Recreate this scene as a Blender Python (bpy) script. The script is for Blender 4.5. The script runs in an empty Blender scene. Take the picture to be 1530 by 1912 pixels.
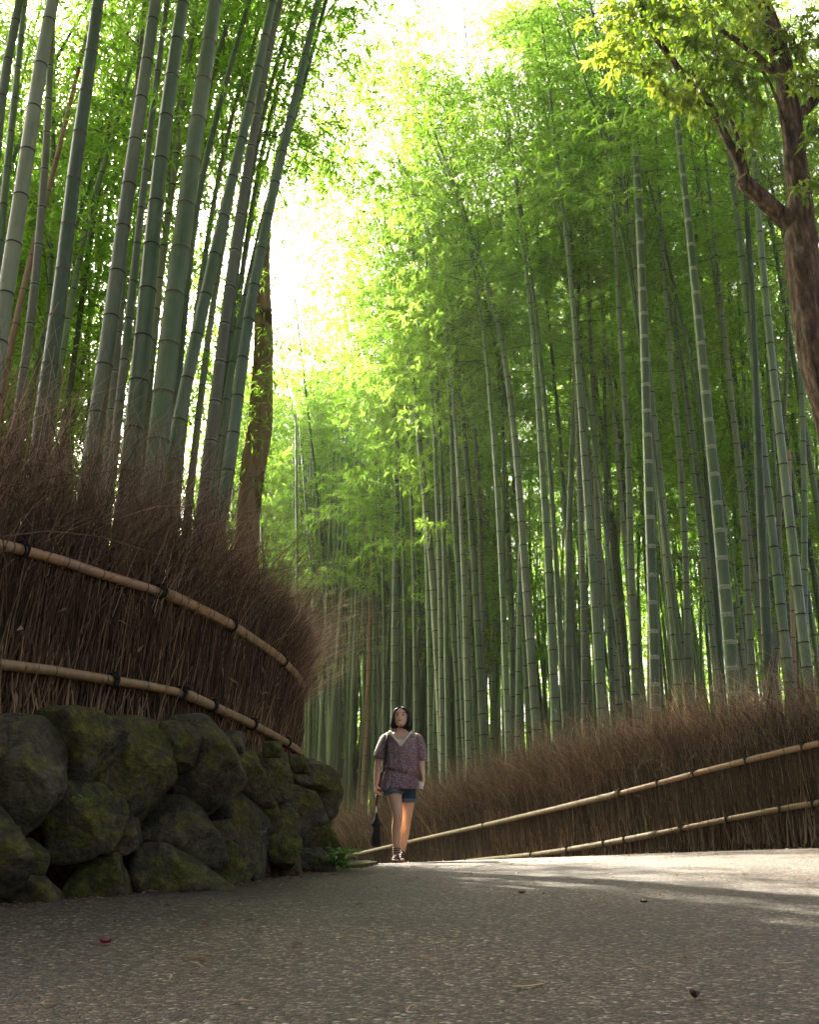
import bpy, bmesh, math, random
import numpy as np
from mathutils import Vector, Matrix, noise
R = math.radians
random.seed(7)
rng = np.random.default_rng(11)
S = bpy.context.scene
COL = S.collection

# ------------------------------------------------------------------ camera, sky, sun, exposure
FPX, PITCH = 1850.0, R(19.74)          # focal length in pixels of the 1530 x 1912 photograph
cam_data = bpy.data.cameras.new('camera')
cam = bpy.data.objects.new('camera', cam_data); COL.objects.link(cam)
cam.location = (0, 0, 0); cam.rotation_euler = (R(90) + PITCH, 0, 0)
cam_data.sensor_fit = 'VERTICAL'; cam_data.sensor_height = 36.0; cam_data.sensor_width = 28.8
cam_data.lens = FPX / 1912 * 36.0
cam_data.clip_start = 0.05; cam_data.clip_end = 1000
S.camera = cam

SUN_EL, SUN_AZ = R(39.5), R(-28.0)         # azimuth from +Y towards +X
W = bpy.data.worlds.new('World'); S.world = W; W.use_nodes = True
wn, wl = W.node_tree.nodes, W.node_tree.links
sky = wn.new('ShaderNodeTexSky'); sky.sky_type = 'NISHITA'; sky.sun_disc = False
sky.sun_elevation = SUN_EL; sky.sun_rotation = SUN_AZ
sky.air_density = .2; sky.dust_density = 8.0; sky.ozone_density = .1
wl.new(sky.outputs[0], wn['Background'].inputs[0]); wn['Background'].inputs[1].default_value = 0.09

sd = bpy.data.lights.new('sun', 'SUN'); sd.energy = 5.0; sd.angle = R(0.5); sd.color = (1.0, 0.92, 0.76)
sun = bpy.data.objects.new('sun', sd); COL.objects.link(sun)
sdir = Vector((math.sin(SUN_AZ) * math.cos(SUN_EL), math.cos(SUN_AZ) * math.cos(SUN_EL), math.sin(SUN_EL)))
sun.rotation_euler = sdir.to_track_quat('Z', 'Y').to_euler(); sun.location = (0, 0, 30)
S.view_settings.view_transform = 'Standard'; S.view_settings.look = 'None'
S.view_settings.gamma = 1.0; S.view_settings.exposure = 3.0
S.cycles.max_bounces = 12; S.cycles.diffuse_bounces = 8; S.cycles.transmission_bounces = 6
S.cycles.sample_clamp_indirect = 6.0

# ------------------------------------------------------------------ geometry helpers
def ray(px, py):
    u, v = (px - 765) / FPX, (956 - py) / FPX
    c, s = math.cos(PITCH), math.sin(PITCH)
    return Vector((u, c - v * s, s + v * c))
def at(px, py, d):
    """world point at forward distance d on the sight line through a pixel of the photograph"""
    r = ray(px, py); return r * (d / r.y)
def hit(px, py, line, off=0.0):
    """world point where the sight line meets the vertical curtain standing on a plan polyline"""
    r = ray(px, py); best = None
    for (a, b) in zip(line[:-1], line[1:]):
        ax, ay = a; bx, by = b
        den = r.x * (by - ay) - r.y * (bx - ax)
        if abs(den) < 1e-9: continue
        t = (ax * (by - ay) - ay * (bx - ax)) / den
        u = (ax * r.y - ay * r.x) / den
        if -1e-6 <= u <= 1 + 1e-6 and t > 0 and (best is None or t < best): best = t
    return r * best if best else None
def smooth(poly, n=6):
    """Catmull-Rom through plan points"""
    P = [np.array(p, float) for p in poly]; P = [2 * P[0] - P[1]] + P + [2 * P[-1] - P[-2]]
    out = []
    for i in range(1, len(P) - 2):
        for k in range(n):
            t = k / n
            out.append(0.5 * (2 * P[i] + (P[i + 1] - P[i - 1]) * t + (2 * P[i - 1] - 5 * P[i] + 4 * P[i + 1] - P[i + 2]) * t * t
                       + (3 * P[i] - P[i - 1] - 3 * P[i + 1] + P[i + 2]) * t ** 3))
    out.append(P[-2]); return [tuple(p) for p in out]
class Line:
    """arc length parameterised plan curve"""
    def __init__(s, pts):
        s.p = np.array(pts); s.seg = np.linalg.norm(np.diff(s.p, axis=0), axis=1)
        s.s = np.concatenate([[0], np.cumsum(s.seg)]); s.L = s.s[-1]
    def at(s, t):
        t = np.asarray(t, float)
        return np.stack([np.interp(t, s.s, s.p[:, k]) for k in range(2)], -1)
    def tan(s, t):
        d = s.at(np.asarray(t) + .05) - s.at(np.asarray(t) - .05)
        return d / np.maximum(np.linalg.norm(d, axis=-1, keepdims=True), 1e-9)
    def s_of(s, x, y):
        best, bs = 1e9, 0
        for i in range(len(s.p) - 1):
            a, b = s.p[i], s.p[i + 1]; ab = b - a
            t = min(1, max(0, np.dot(np.array([x, y]) - a, ab) / max(np.dot(ab, ab), 1e-9)))
            dd = np.linalg.norm(a + ab * t - np.array([x, y]))
            if dd < best: best, bs = dd, s.s[i] + t * s.seg[i]
        return bs
def sstep(a, b, x):
    t = np.clip((np.asarray(x, float) - a) / (b - a), 0, 1); return t * t * (3 - 2 * t)

LF = smooth([(-12, -3), (-9, 0), (-6, 1.75), (-4.05, 3.0), (-2.95, 4.05), (-2.19, 5.0), (-1.81, 5.75), (-1.56, 6.15), (-1.30, 7.1), (-1.15, 8.3),
             (-1.10, 9.2), (-1.17, 10.1), (-1.6, 11.5), (-2.5, 13.5), (-3.8, 16), (-5.8, 19.5), (-8.5, 23), (-13, 27)])
RF = smooth([(14, 5.2), (10, 7.1), (7, 8.7), (4.18, 10.3), (2.6, 12.75), (1.6, 15.2), (.4, 18.2), (-.8, 20.8), (-2, 23), (-4, 26), (-8, 30), (-14, 34)])
LFL, RFL = Line(LF), Line(RF)
def offset(line, o):
    """plan polyline moved sideways, to the right of its direction for o > 0"""
    L = Line(line); t = L.tan(L.s); n = np.stack([t[:, 1], -t[:, 0]], -1)
    return [tuple(q) for q in L.p + n * o]
WALL = offset(LF, 0.36)                 # front face of the boulder wall
WALLL = Line(WALL)

BD = np.array([-20, -3, 0, 2.25, 4.4, 7, 9, 10.6, 11.6, 14, 18, 22, 27, 35, 60, 120])
BZ = np.array([-.55, -.45, -.37, -.285, -.155, -.045, .015, .055, .05, -.05, -.28, -.58, -.95, -1.4, -1.9, -2.2])
def G(x, y):
    x = np.asarray(x, float); y = np.asarray(y, float)
    b = sum(np.interp(y + k, BD, BZ) for k in np.linspace(-.8, .8, 7)) / 7
    w = sstep(2, 9, y) * (1 - sstep(13, 22, y))
    return b + .034 * np.clip(x, -3, 6) * w
TER = .86
def inside(poly, x, y):
    r = np.zeros(x.shape, bool); n = len(poly)
    for i in range(n):
        (x1, y1), (x2, y2) = poly[i], poly[(i + 1) % n]
        if y1 == y2: continue
        c = ((y1 > y) != (y2 > y)) & (x < (x2 - x1) * (y - y1) / (y2 - y1) + x1); r ^= c
    return r
def pdist(line, x, y):
    best = np.full(x.shape, 1e9)
    for (a, b) in zip(line[:-1], line[1:]):
        ax, ay = a; bx, by = b; vx, vy = bx - ax, by - ay
        t = np.clip(((x - ax) * vx + (y - ay) * vy) / max(vx * vx + vy * vy, 1e-9), 0, 1)
        best = np.minimum(best, np.hypot(x - ax - t * vx, y - ay - t * vy))
    return best
TPOLY = LF + [(-90, 40), (-90, -20)]
def terr(x, y):
    """ground height, with the raised terrace on the left"""
    x = np.asarray(x, float); y = np.asarray(y, float)
    d = pdist(LF, x, y) * np.where(inside(TPOLY, x, y), 1, -1)
    return G(x, y) + TER * sstep(-.14, .16, d)

def newmesh(name, V, F, mat, parent=None, smooth_=True, mats=None, midx=None, attrs=None):
    """F: list of int arrays (each n x k) or a list of tuples"""
    me = bpy.data.meshes.new(name)
    V = np.asarray(V, np.float32)
    if isinstance(F, np.ndarray): F = [F]
    if F and isinstance(F[0], np.ndarray):
        F = [f for f in F if len(f)]
        loops = np.concatenate([f.ravel() for f in F]).astype(np.int32)
        tot = np.concatenate([np.full(len(f), f.shape[1], np.int32) for f in F])
    else:
        loops = np.array([i for f in F for i in f], np.int32); tot = np.array([len(f) for f in F], np.int32)
    start = np.concatenate([[0], np.cumsum(tot)[:-1]]).astype(np.int32)
    me.vertices.add(len(V)); me.vertices.foreach_set('co', V.ravel())
    me.loops.add(len(loops)); me.loops.foreach_set('vertex_index', loops)
    me.polygons.add(len(tot)); me.polygons.foreach_set('loop_start', start); me.polygons.foreach_set('loop_total', tot)
    for m in (mats or [mat]): me.materials.append(m)
    if midx is not None: me.polygons.foreach_set('material_index', np.asarray(midx, np.int32))
    if smooth_: me.polygons.foreach_set('use_smooth', np.ones(len(tot), bool))
    if attrs:
        for k, a in attrs.items():
            at_ = me.attributes.new(k, 'FLOAT', 'POINT'); at_.data.foreach_set('value', np.asarray(a, np.float32))
    me.update(calc_edges=True); me.validate()
    o = bpy.data.objects.new(name, me); COL.objects.link(o)
    if parent: o.parent = parent
    return o
def tag(o, label, cat, group=None):
    o['label'] = label; o['category'] = cat
    if group: o['group'] = group
    return o
def thing(name, label, cat, loc=(0, 0, 0), group=None):
    o = bpy.data.objects.new(name, None); COL.objects.link(o); o.location = loc; o.empty_display_size = .1
    return tag(o, label, cat, group)
def frames(P):
    """two unit vectors across each point of a polyline"""
    T = np.gradient(P, axis=0); T /= np.maximum(np.linalg.norm(T, axis=1, keepdims=True), 1e-9)
    ref = np.array([1., 0, 0]) if abs(T[0][0]) < .8 else np.array([0, 1., 0])
    A = []
    for t in T:
        a = ref - t * np.dot(ref, t); a /= max(np.linalg.norm(a), 1e-9); A.append(a); ref = a
    A = np.array(A); return A, np.cross(T, A)
def tube(P, rad, n=10, caps=True):
    P = np.asarray(P, float); rad = np.broadcast_to(np.asarray(rad, float), (len(P),))
    A, B = frames(P); a = np.linspace(0, 2 * np.pi, n, endpoint=False)
    V = (P[:, None] + rad[:, None, None] * (np.cos(a)[None, :, None] * A[:, None] + np.sin(a)[None, :, None] * B[:, None])).reshape(-1, 3)
    m = len(P); i = np.arange(m - 1)[:, None] * n; j = np.arange(n)[None]; k = (j + 1) % n
    F = np.stack([i + j, i + k, i + n + k, i + n + j], -1).reshape(-1, 4)
    Fs = [F]
    if caps: Fs += [np.arange(n)[::-1][None], (np.arange(n) + (m - 1) * n)[None]]
    return V, Fs
class MB:
    """collects pieces into one mesh"""
    def __init__(s): s.V = []; s.F = {}; s.n = 0; s.T = []
    def add(s, V, Fs, tint=0.0):
        V = np.asarray(V, float)
        for f in (Fs if isinstance(Fs, list) else [Fs]):
            s.F.setdefault(f.shape[1], []).append(f + s.n)
        s.V.append(V); s.n += len(V); s.T.append(np.full(len(V), tint)); return s
    def tube(s, P, rad, n=10, tint=0.0): V, F = tube(P, rad, n); return s.add(V, F, tint)
    def build(s, name, mat, parent=None, smooth_=True):
        F = [np.concatenate(v) for v in s.F.values()]
        return newmesh(name, np.concatenate(s.V), F, mat, parent, smooth_, attrs={'tint': np.concatenate(s.T)})
def strands(P, rad, tint, sides=3):
    """P: N x K x 3, rad: N x K -> one mesh of many thin tapering twigs"""
    N, K, _ = P.shape
    T = np.gradient(P, axis=1); T /= np.maximum(np.linalg.norm(T, axis=2, keepdims=True), 1e-9)
    ref = rng.normal(size=(N, 1, 3)); A = np.cross(T, ref); A /= np.maximum(np.linalg.norm(A, axis=2, keepdims=True), 1e-9)
    B = np.cross(T, A); a = np.linspace(0, 2 * np.pi, sides, endpoint=False)
    V = P[:, :, None] + rad[:, :, None, None] * (np.cos(a)[None, None, :, None] * A[:, :, None] + np.sin(a)[None, None, :, None] * B[:, :, None])
    i = np.arange(N)[:, None, None] * (K * sides) + np.arange(K - 1)[None, :, None] * sides
    j = np.arange(sides)[None, None]; k = (j + 1) % sides
    F = np.stack([i + j, i + k, i + sides + k, i + sides + j], -1).reshape(-1, 4)
    return V.reshape(-1, 3), F, np.repeat(tint, K * sides)
def unit(v): return v / np.maximum(np.linalg.norm(v, axis=-1, keepdims=True), 1e-9)
def leaves(pos, d, up, ln, wd, tint, fold=.15, curl=.12):
    """each leaf: six points, two quads folded along the midrib and drooping at the tip"""
    d = unit(d); s = unit(np.cross(d, up)); u = np.cross(s, d)
    ln = ln[:, None]; wd = wd[:, None]
    b = pos; m = pos + d * ln * .5; t = pos + d * ln - u * ln * curl * 2
    l1 = pos + d * ln * .38 - s * wd * .5 + u * wd * fold; r1 = pos + d * ln * .38 + s * wd * .5 + u * wd * fold
    V = np.stack([b, l1, m - u * ln * curl * .3, r1, t], 1)
    N = len(pos); i = np.arange(N)[:, None] * 5
    F = np.concatenate([i + np.array([[0, 2, 1, 1]])[:, :3], i + np.array([[1, 2, 4]]), i + np.array([[0, 3, 2]]), i + np.array([[3, 4, 2]])])
    return V.reshape(-1, 3), F, np.repeat(tint, 5)

# ------------------------------------------------------------------ materials
def mat(name):
    m = bpy.data.materials.new(name); m.use_nodes = True
    nt = m.node_tree; nt.nodes.clear()
    return m, nt.nodes, nt.links
def N(n, t, **kw):
    x = n.new(t)
    for k, v in kw.items(): setattr(x, k, v)
    return x
def ramp(n, stops):
    r = n.new('ShaderNodeValToRGB'); e = r.color_ramp.elements
    while len(e) < len(stops): e.new(.5)
    for el, (p, c) in zip(e, stops): el.position = p; el.color = (*c, 1)
    return r
def objtex(n, l, scale, detail=4, rough=.6, vec=None, kind='ShaderNodeTexNoise'):
    tc = N(n, 'ShaderNodeTexCoord'); t = N(n, kind); t.inputs['Scale'].default_value = scale
    if kind == 'ShaderNodeTexNoise': t.inputs['Detail'].default_value = detail; t.inputs['Roughness'].default_value = rough
    if vec:
        mp = N(n, 'ShaderNodeMapping'); mp.inputs['Scale'].default_value = vec
        l.new(tc.outputs['Object'], mp.inputs[0]); l.new(mp.outputs[0], t.inputs['Vector'])
    else: l.new(tc.outputs['Object'], t.inputs['Vector'])
    return t
def mixc(n, l, a, b, f, mode='MIX'):
    m = N(n, 'ShaderNodeMix', data_type='RGBA', blend_type=mode)
    for sock, v in ((m.inputs[6], a), (m.inputs[7], b), (m.inputs[0], f)):
        if hasattr(v, 'links'): l.new(v, sock)
        else: sock.default_value = (*v, 1) if isinstance(v, tuple) else v
    return m.outputs[2]
def out(n, l, color, rough=.6, bump=None, bstr=.3, bdist=.01, spec=.3, metal=0):
    p = N(n, 'ShaderNodeBsdfPrincipled'); o = N(n, 'ShaderNodeOutputMaterial')
    if hasattr(color, 'links'): l.new(color, p.inputs['Base Color'])
    else: p.inputs['Base Color'].default_value = (*color, 1)
    if hasattr(rough, 'links'): l.new(rough, p.inputs['Roughness'])
    else: p.inputs['Roughness'].default_value = rough
    p.inputs['Specular IOR Level'].default_value = spec; p.inputs['Metallic'].default_value = metal
    if bump is not None:
        b = N(n, 'ShaderNodeBump'); b.inputs['Strength'].default_value = bstr; b.inputs['Distance'].default_value = bdist
        l.new(bump, b.inputs['Height']); l.new(b.outputs[0], p.inputs['Normal'])
    l.new(p.outputs[0], o.inputs[0]); return p
def simple(name, c, rough=.6, var=.35, scale=20, bstr=.2, spec=.3, vec=None):
    m, n, l = mat(name); t = objtex(n, l, scale, vec=vec)
    c2 = tuple(x * (1 - var) for x in c); c3 = tuple(min(1, x * (1 + var)) for x in c)
    r = ramp(n, [(.3, c2), (.7, c3)]); l.new(t.outputs[0], r.inputs[0])
    out(n, l, r.outputs[0], rough, t.outputs[0], bstr, .004, spec); return m
def leaf_mat(name, dark, light, tdark, tlight, tr=.5, rough=.45):
    """thin leaf: a surface colour and the colour of the light it lets through, both varying leaf by leaf and plant by plant"""
    m, n, l = mat(name); a = N(n, 'ShaderNodeAttribute', attribute_name='tint'); oi = N(n, 'ShaderNodeObjectInfo')
    ad = N(n, 'ShaderNodeMath', operation='MULTIPLY_ADD'); l.new(oi.outputs['Random'], ad.inputs[0]); ad.inputs[1].default_value = .3; 
    sb = N(n, 'ShaderNodeMath', operation='MULTIPLY'); l.new(a.outputs['Fac'], sb.inputs[0]); sb.inputs[1].default_value = .75
    l.new(sb.outputs[0], ad.inputs[2])
    r1 = ramp(n, [(.1, dark), (.95, light)]); r2 = ramp(n, [(.1, tdark), (.95, tlight)])
    l.new(ad.outputs[0], r1.inputs[0]); l.new(ad.outputs[0], r2.inputs[0])
    p = N(n, 'ShaderNodeBsdfPrincipled'); l.new(r1.outputs[0], p.inputs['Base Color']); p.inputs['Roughness'].default_value = rough
    p.inputs['Specular IOR Level'].default_value = .35
    t = N(n, 'ShaderNodeBsdfTranslucent'); l.new(r2.outputs[0], t.inputs[0])
    mx = N(n, 'ShaderNodeMixShader'); mx.inputs[0].default_value = tr; l.new(p.outputs[0], mx.inputs[1]); l.new(t.outputs[0], mx.inputs[2])
    o = N(n, 'ShaderNodeOutputMaterial'); l.new(mx.outputs[0], o.inputs[0]); return m
M_LEAF = leaf_mat('bamboo_leaf', (.05, .12, .012), (.12, .20, .022), (.21, .47, .025), (.48, .72, .10), .66)
M_BROAD = leaf_mat('broad_leaf', (.025, .075, .012), (.08, .15, .02), (.14, .32, .015), (.52, .64, .05), .5, .3)
M_FERN = leaf_mat('undergrowth_leaf', (.05, .14, .03), (.09, .20, .04), (.12, .28, .03), (.25, .42, .06), .4, .35)
M_DRY = leaf_mat('dry_leaf', (.16, .09, .05), (.36, .24, .14), (.2, .1, .04), (.4, .24, .1), .3, .6)
def culm_mat(name, ca, cb, bloom, rough=.38):
    """bamboo culm: fine lengthwise streaks, cloudy waxy bloom"""
    m, n, l = mat(name); t = objtex(n, l, 1, 3, .6, vec=(38, 38, .9)); t2 = objtex(n, l, 1, 5, .65, vec=(4, 4, 1.6))
    oi = N(n, 'ShaderNodeObjectInfo')
    r = ramp(n, [(.32, ca), (.68, cb)]); l.new(t.outputs[0], r.inputs[0])
    r2 = ramp(n, [(.36, (0, 0, 0)), (.66, (.85, .85, .85))]); l.new(t2.outputs[0], r2.inputs[0])
    c = mixc(n, l, r.outputs[0], bloom, r2.outputs[0])
    hs = N(n, 'ShaderNodeHueSaturation'); l.new(c, hs.inputs['Color'])
    mr = N(n, 'ShaderNodeMapRange'); l.new(oi.outputs['Random'], mr.inputs[0]); mr.inputs[3].default_value = .68; mr.inputs[4].default_value = 1.3
    l.new(mr.outputs[0], hs.inputs['Value'])
    mr2 = N(n, 'ShaderNodeMapRange'); l.new(oi.outputs['Random'], mr2.inputs[0]); mr2.inputs[3].default_value = .515; mr2.inputs[4].default_value = .485
    l.new(mr2.outputs[0], hs.inputs['Hue'])
    out(n, l, hs.outputs[0], rough, t2.outputs[0], .06, .01, .4); return m
C_GREEN = culm_mat('culm_green', (.068, .122, .036), (.102, .162, .052), (.165, .205, .12))
C_DEEP = culm_mat('culm_deep_green', (.036, .074, .018), (.060, .106, .028), (.105, .14, .068))
C_GREY = culm_mat('culm_grey_green', (.082, .118, .054), (.12, .155, .074), (.185, .21, .135), .5)
C_BLUE = culm_mat('culm_blue_green', (.076, .134, .054), (.112, .176, .078), (.185, .235, .145))
C_BROWN = culm_mat('culm_dark_weathered', (.075, .085, .05), (.12, .125, .078), (.15, .16, .115), .55)
C_TAN = culm_mat('culm_dead_tan', (.20, .14, .06), (.32, .23, .11), (.36, .28, .17), .5)
C_RUST = culm_mat('culm_dead_rust', (.14, .075, .04), (.22, .13, .07), (.24, .17, .11), .55)
C_RAIL = culm_mat('rail_bamboo', (.23, .135, .05), (.38, .235, .095), (.27, .19, .105), .42)
M_RING = simple('node_ring_dark', (.035, .03, .02), .7, .4, 60)
M_RINGG = simple('node_ring_brown', (.10, .075, .045), .7, .4, 60)
M_POW = simple('node_powder', (.25, .29, .19), .8, .3, 40)
M_POWG = simple('node_powder_faint', (.17, .21, .145), .7, .3, 40)
M_ROPE = simple('black_rope', (.014, .012, .011), .85, .5, 90, .5)

# brush twigs
def brush_mat(name, a, b, c):
    m, n, l = mat(name); at_ = N(n, 'ShaderNodeAttribute', attribute_name='tint')
    r = ramp(n, [(0, a), (.6, b), (1, c)]); l.new(at_.outputs['Fac'], r.inputs[0])
    t = objtex(n, l, 1.3, 4); rr = ramp(n, [(.3, (.7, .7, .7)), (.7, (1.15, 1.1, 1.05))]); l.new(t.outputs[0], rr.inputs[0])
    out(n, l, mixc(n, l, r.outputs[0], rr.outputs[0], 1.0, 'MULTIPLY'), .75, spec=.2); return m
M_TWIG = brush_mat('brush_twigs', (.062, .035, .019), (.235, .15, .086), (.56, .41, .26))
M_STALK = brush_mat('brush_stalks', (.048, .028, .015), (.175, .105, .054), (.44, .30, .165))
M_CORE = simple('brush_core', (.055, .034, .022), .9, .5, 1, .8, .1, vec=(60, 60, 4))

# mossy rock
m, n, l = mat('mossy_rock')
t1 = objtex(n, l, 2.6, 8, .62); t2 = objtex(n, l, 17, 9, .72); t3 = objtex(n, l, 4.2, 7, .68); t4 = objtex(n, l, 55, 5, .7); oi = N(n, 'ShaderNodeObjectInfo')
vc = objtex(n, l, 3.2, kind='ShaderNodeTexVoronoi'); vc.feature = 'DISTANCE_TO_EDGE'
r1 = ramp(n, [(.3, (.046, .043, .022)), (.5, (.105, .092, .052)), (.66, (.18, .15, .088)), (.8, (.26, .22, .15))]); l.new(t1.outputs[0], r1.inputs[0])
r2 = ramp(n, [(.34, (.35, .35, .33)), (.5, (.9, .9, .9)), (.66, (1.5, 1.45, 1.35))]); l.new(t2.outputs[0], r2.inputs[0])
rock = mixc(n, l, r1.outputs[0], r2.outputs[0], 1.0, 'MULTIPLY')
rf5 = ramp(n, [(.56, (0, 0, 0)), (.68, (.8, .8, .8))]); l.new(objtex(n, l, 1.7, 5).outputs[0], rf5.inputs[0]); rock = mixc(n, l, rock, (.085, .048, .018), rf5.outputs[0])
lr = ramp(n, [(.66, (0, 0, 0)), (.72, (.7, .7, .7))]); l.new(objtex(n, l, 11, 3, .5).outputs[0], lr.inputs[0]); rock = mixc(n, l, rock, (.16, .165, .12), lr.outputs[0])
mossc = ramp(n, [(.32, (.024, .027, .004)), (.5, (.072, .076, .010)), (.66, (.18, .165, .022)), (.78, (.25, .22, .045))]); l.new(t2.outputs[0], mossc.inputs[0])
gm = N(n, 'ShaderNodeNewGeometry'); sx = N(n, 'ShaderNodeSeparateXYZ'); l.new(gm.outputs['Normal'], sx.inputs[0])
ad = N(n, 'ShaderNodeMath', operation='MULTIPLY_ADD'); l.new(sx.outputs['Z'], ad.inputs[0]); ad.inputs[1].default_value = .07; l.new(t3.outputs[0], ad.inputs[2])
ad2 = N(n, 'ShaderNodeMath', operation='MULTIPLY_ADD'); l.new(oi.outputs['Random'], ad2.inputs[0]); ad2.inputs[1].default_value = .16; l.new(ad.outputs[0], ad2.inputs[2])
ad3 = N(n, 'ShaderNodeMath', operation='MULTIPLY_ADD'); l.new(t4.outputs[0], ad3.inputs[0]); ad3.inputs[1].default_value = .22; l.new(ad2.outputs[0], ad3.inputs[2])
mf = ramp(n, [(.68, (0, 0, 0)), (.80, (.92, .92, .92))]); l.new(ad3.outputs[0], mf.inputs[0])
c = mixc(n, l, rock, mossc.outputs[0], mf.outputs[0])
ck = ramp(n, [(0, (0, 0, 0)), (.03, (1, 1, 1))]); l.new(vc.outputs['Distance'], ck.inputs[0])
hh = N(n, 'ShaderNodeMath', operation='MULTIPLY_ADD'); l.new(t2.outputs[0], hh.inputs[0]); hh.inputs[1].default_value = .6; l.new(t3.outputs[0], hh.inputs[2])
h2 = N(n, 'ShaderNodeMath', operation='MULTIPLY_ADD'); l.new(ck.outputs[0], h2.inputs[0]); h2.inputs[1].default_value = .10; l.new(hh.outputs[0], h2.inputs[2])
h3 = N(n, 'ShaderNodeMath', operation='MULTIPLY_ADD'); l.new(t4.outputs[0], h3.inputs[0]); h3.inputs[1].default_value = .25; l.new(h2.outputs[0], h3.inputs[2])
out(n, l, c, .8, h3.outputs[0], 1.0, .06, .25); M_ROCK = m

# pebbled asphalt
m, n, l = mat('pebbled_asphalt')
tc = N(n, 'ShaderNodeTexCoord')
v1 = N(n, 'ShaderNodeTexVoronoi'); v1.inputs['Scale'].default_value = 78; l.new(tc.outputs['Object'], v1.inputs['Vector'])
v2 = N(n, 'ShaderNodeTexVoronoi'); v2.feature = 'DISTANCE_TO_EDGE'; v2.inputs['Scale'].default_value = 78; l.new(tc.outputs['Object'], v2.inputs['Vector'])
sc = N(n, 'ShaderNodeSeparateColor'); l.new(v1.outputs['Color'], sc.inputs[0])
pr = ramp(n, [(0, (.017, .0135, .010)), (.35, (.048, .036, .025)), (.62, (.092, .068, .046)), (.82, (.175, .127, .083)), (.93, (.13, .125, .115)), (1, (.36, .32, .26))])
l.new(sc.outputs[0], pr.inputs[0])
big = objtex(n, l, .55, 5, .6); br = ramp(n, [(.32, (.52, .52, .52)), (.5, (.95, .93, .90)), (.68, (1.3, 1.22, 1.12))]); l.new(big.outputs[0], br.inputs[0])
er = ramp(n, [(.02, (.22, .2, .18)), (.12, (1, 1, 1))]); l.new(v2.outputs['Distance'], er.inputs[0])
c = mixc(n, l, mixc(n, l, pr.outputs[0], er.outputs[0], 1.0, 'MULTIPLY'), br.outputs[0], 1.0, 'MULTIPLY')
hr = ramp(n, [(0, (0, 0, 0)), (.3, (1, 1, 1))]); l.new(v2.outputs['Distance'], hr.inputs[0])
hm = N(n, 'ShaderNodeMath', operation='MULTIPLY_ADD'); l.new(sc.outputs[1], hm.inputs[0]); hm.inputs[1].default_value = .9; l.new(hr.outputs[0], hm.inputs[2])
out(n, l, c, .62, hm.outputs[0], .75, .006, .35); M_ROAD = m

# soil with litter
m, n, l = mat('forest_soil')
t = objtex(n, l, 9, 8, .7); v = objtex(n, l, 26, kind='ShaderNodeTexVoronoi')
r = ramp(n, [(.25, (.03, .022, .014)), (.5, (.075, .055, .033)), (.75, (.15, .11, .065))]); l.new(t.outputs[0], r.inputs[0])
s2 = N(n, 'ShaderNodeSeparateColor'); l.new(v.outputs['Color'], s2.inputs[0]); rr = ramp(n, [(.2, (.6, .6, .6)), (.9, (1.5, 1.4, 1.2))]); l.new(s2.outputs[0], rr.inputs[0])
out(n, l, mixc(n, l, r.outputs[0], rr.outputs[0], 1.0, 'MULTIPLY'), .9, t.outputs[0], .8, .04, .15); M_SOIL = m

m, n, l = mat('tree_bark')
t = objtex(n, l, 1, 7, .65, vec=(16, 16, 3)); t2 = objtex(n, l, 3, 5)
r = ramp(n, [(.36, (.022, .014, .010)), (.52, (.10, .065, .044)), (.66, (.24, .17, .125))]); l.new(t.outputs[0], r.inputs[0])
rr = ramp(n, [(.35, (.75, .75, .75)), (.7, (1.2, 1.15, 1.1))]); l.new(t2.outputs[0], rr.inputs[0])
out(n, l, mixc(n, l, r.outputs[0], rr.outputs[0], 1.0, 'MULTIPLY'), .9, t.outputs[0], 1.0, .05, .15); M_BARK = m
m, n, l = mat('mossy_bark')
t = objtex(n, l, 1, 6, .6, vec=(12, 12, 2)); t2 = objtex(n, l, 2.4, 5)
r = ramp(n, [(.3, (.15, .11, .055)), (.7, (.30, .235, .13))]); l.new(t.outputs[0], r.inputs[0])
rr = ramp(n, [(.36, (.07, .05, .03)), (.46, (1, 1, 1))])
l.new(t2.outputs[0], rr.inputs[0])
out(n, l, mixc(n, l, r.outputs[0], rr.outputs[0], .75, 'MULTIPLY'), .9, t.outputs[0], .7, .04, .15); M_BARK2 = m
M_WOODCUT = simple('cut_wood', (.22, .16, .11), .8, .3, 30)

# ------------------------------------------------------------------ ground and road
def axis(segs): return np.unique(np.concatenate([np.arange(a, b, s) for a, b, s in segs]))
gx = axis([(-120, -20, 8), (-20, -7, .8), (-7, 0, .12), (0, 6, .4), (6, 20, 1), (20, 121, 8)])
gy = axis([(-30, -2, 2), (-2, 14, .14), (14, 30, .5), (30, 60, 2), (60, 151, 10)])
X, Y = np.meshgrid(gx, gy)
Z = terr(X, Y) - .035
nz = np.array([noise.noise(Vector((x * .8, y * .8, 0))) for x, y in zip(X.ravel(), Y.ravel())]).reshape(X.shape)
Z += np.minimum(0, nz * .05) + np.where(inside(TPOLY, X, Y), .03 * nz, 0)
nx_, ny_ = len(gx), len(gy)
i = np.arange(ny_ - 1)[:, None] * nx_ + np.arange(nx_ - 1)[None]
ground = newmesh('ground', np.stack([X, Y, Z], -1).reshape(-1, 3), np.stack([i, i + 1, i + nx_ + 1, i + nx_], -1).reshape(-1, 4), M_SOIL)
ground['kind'] = 'structure'
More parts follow.
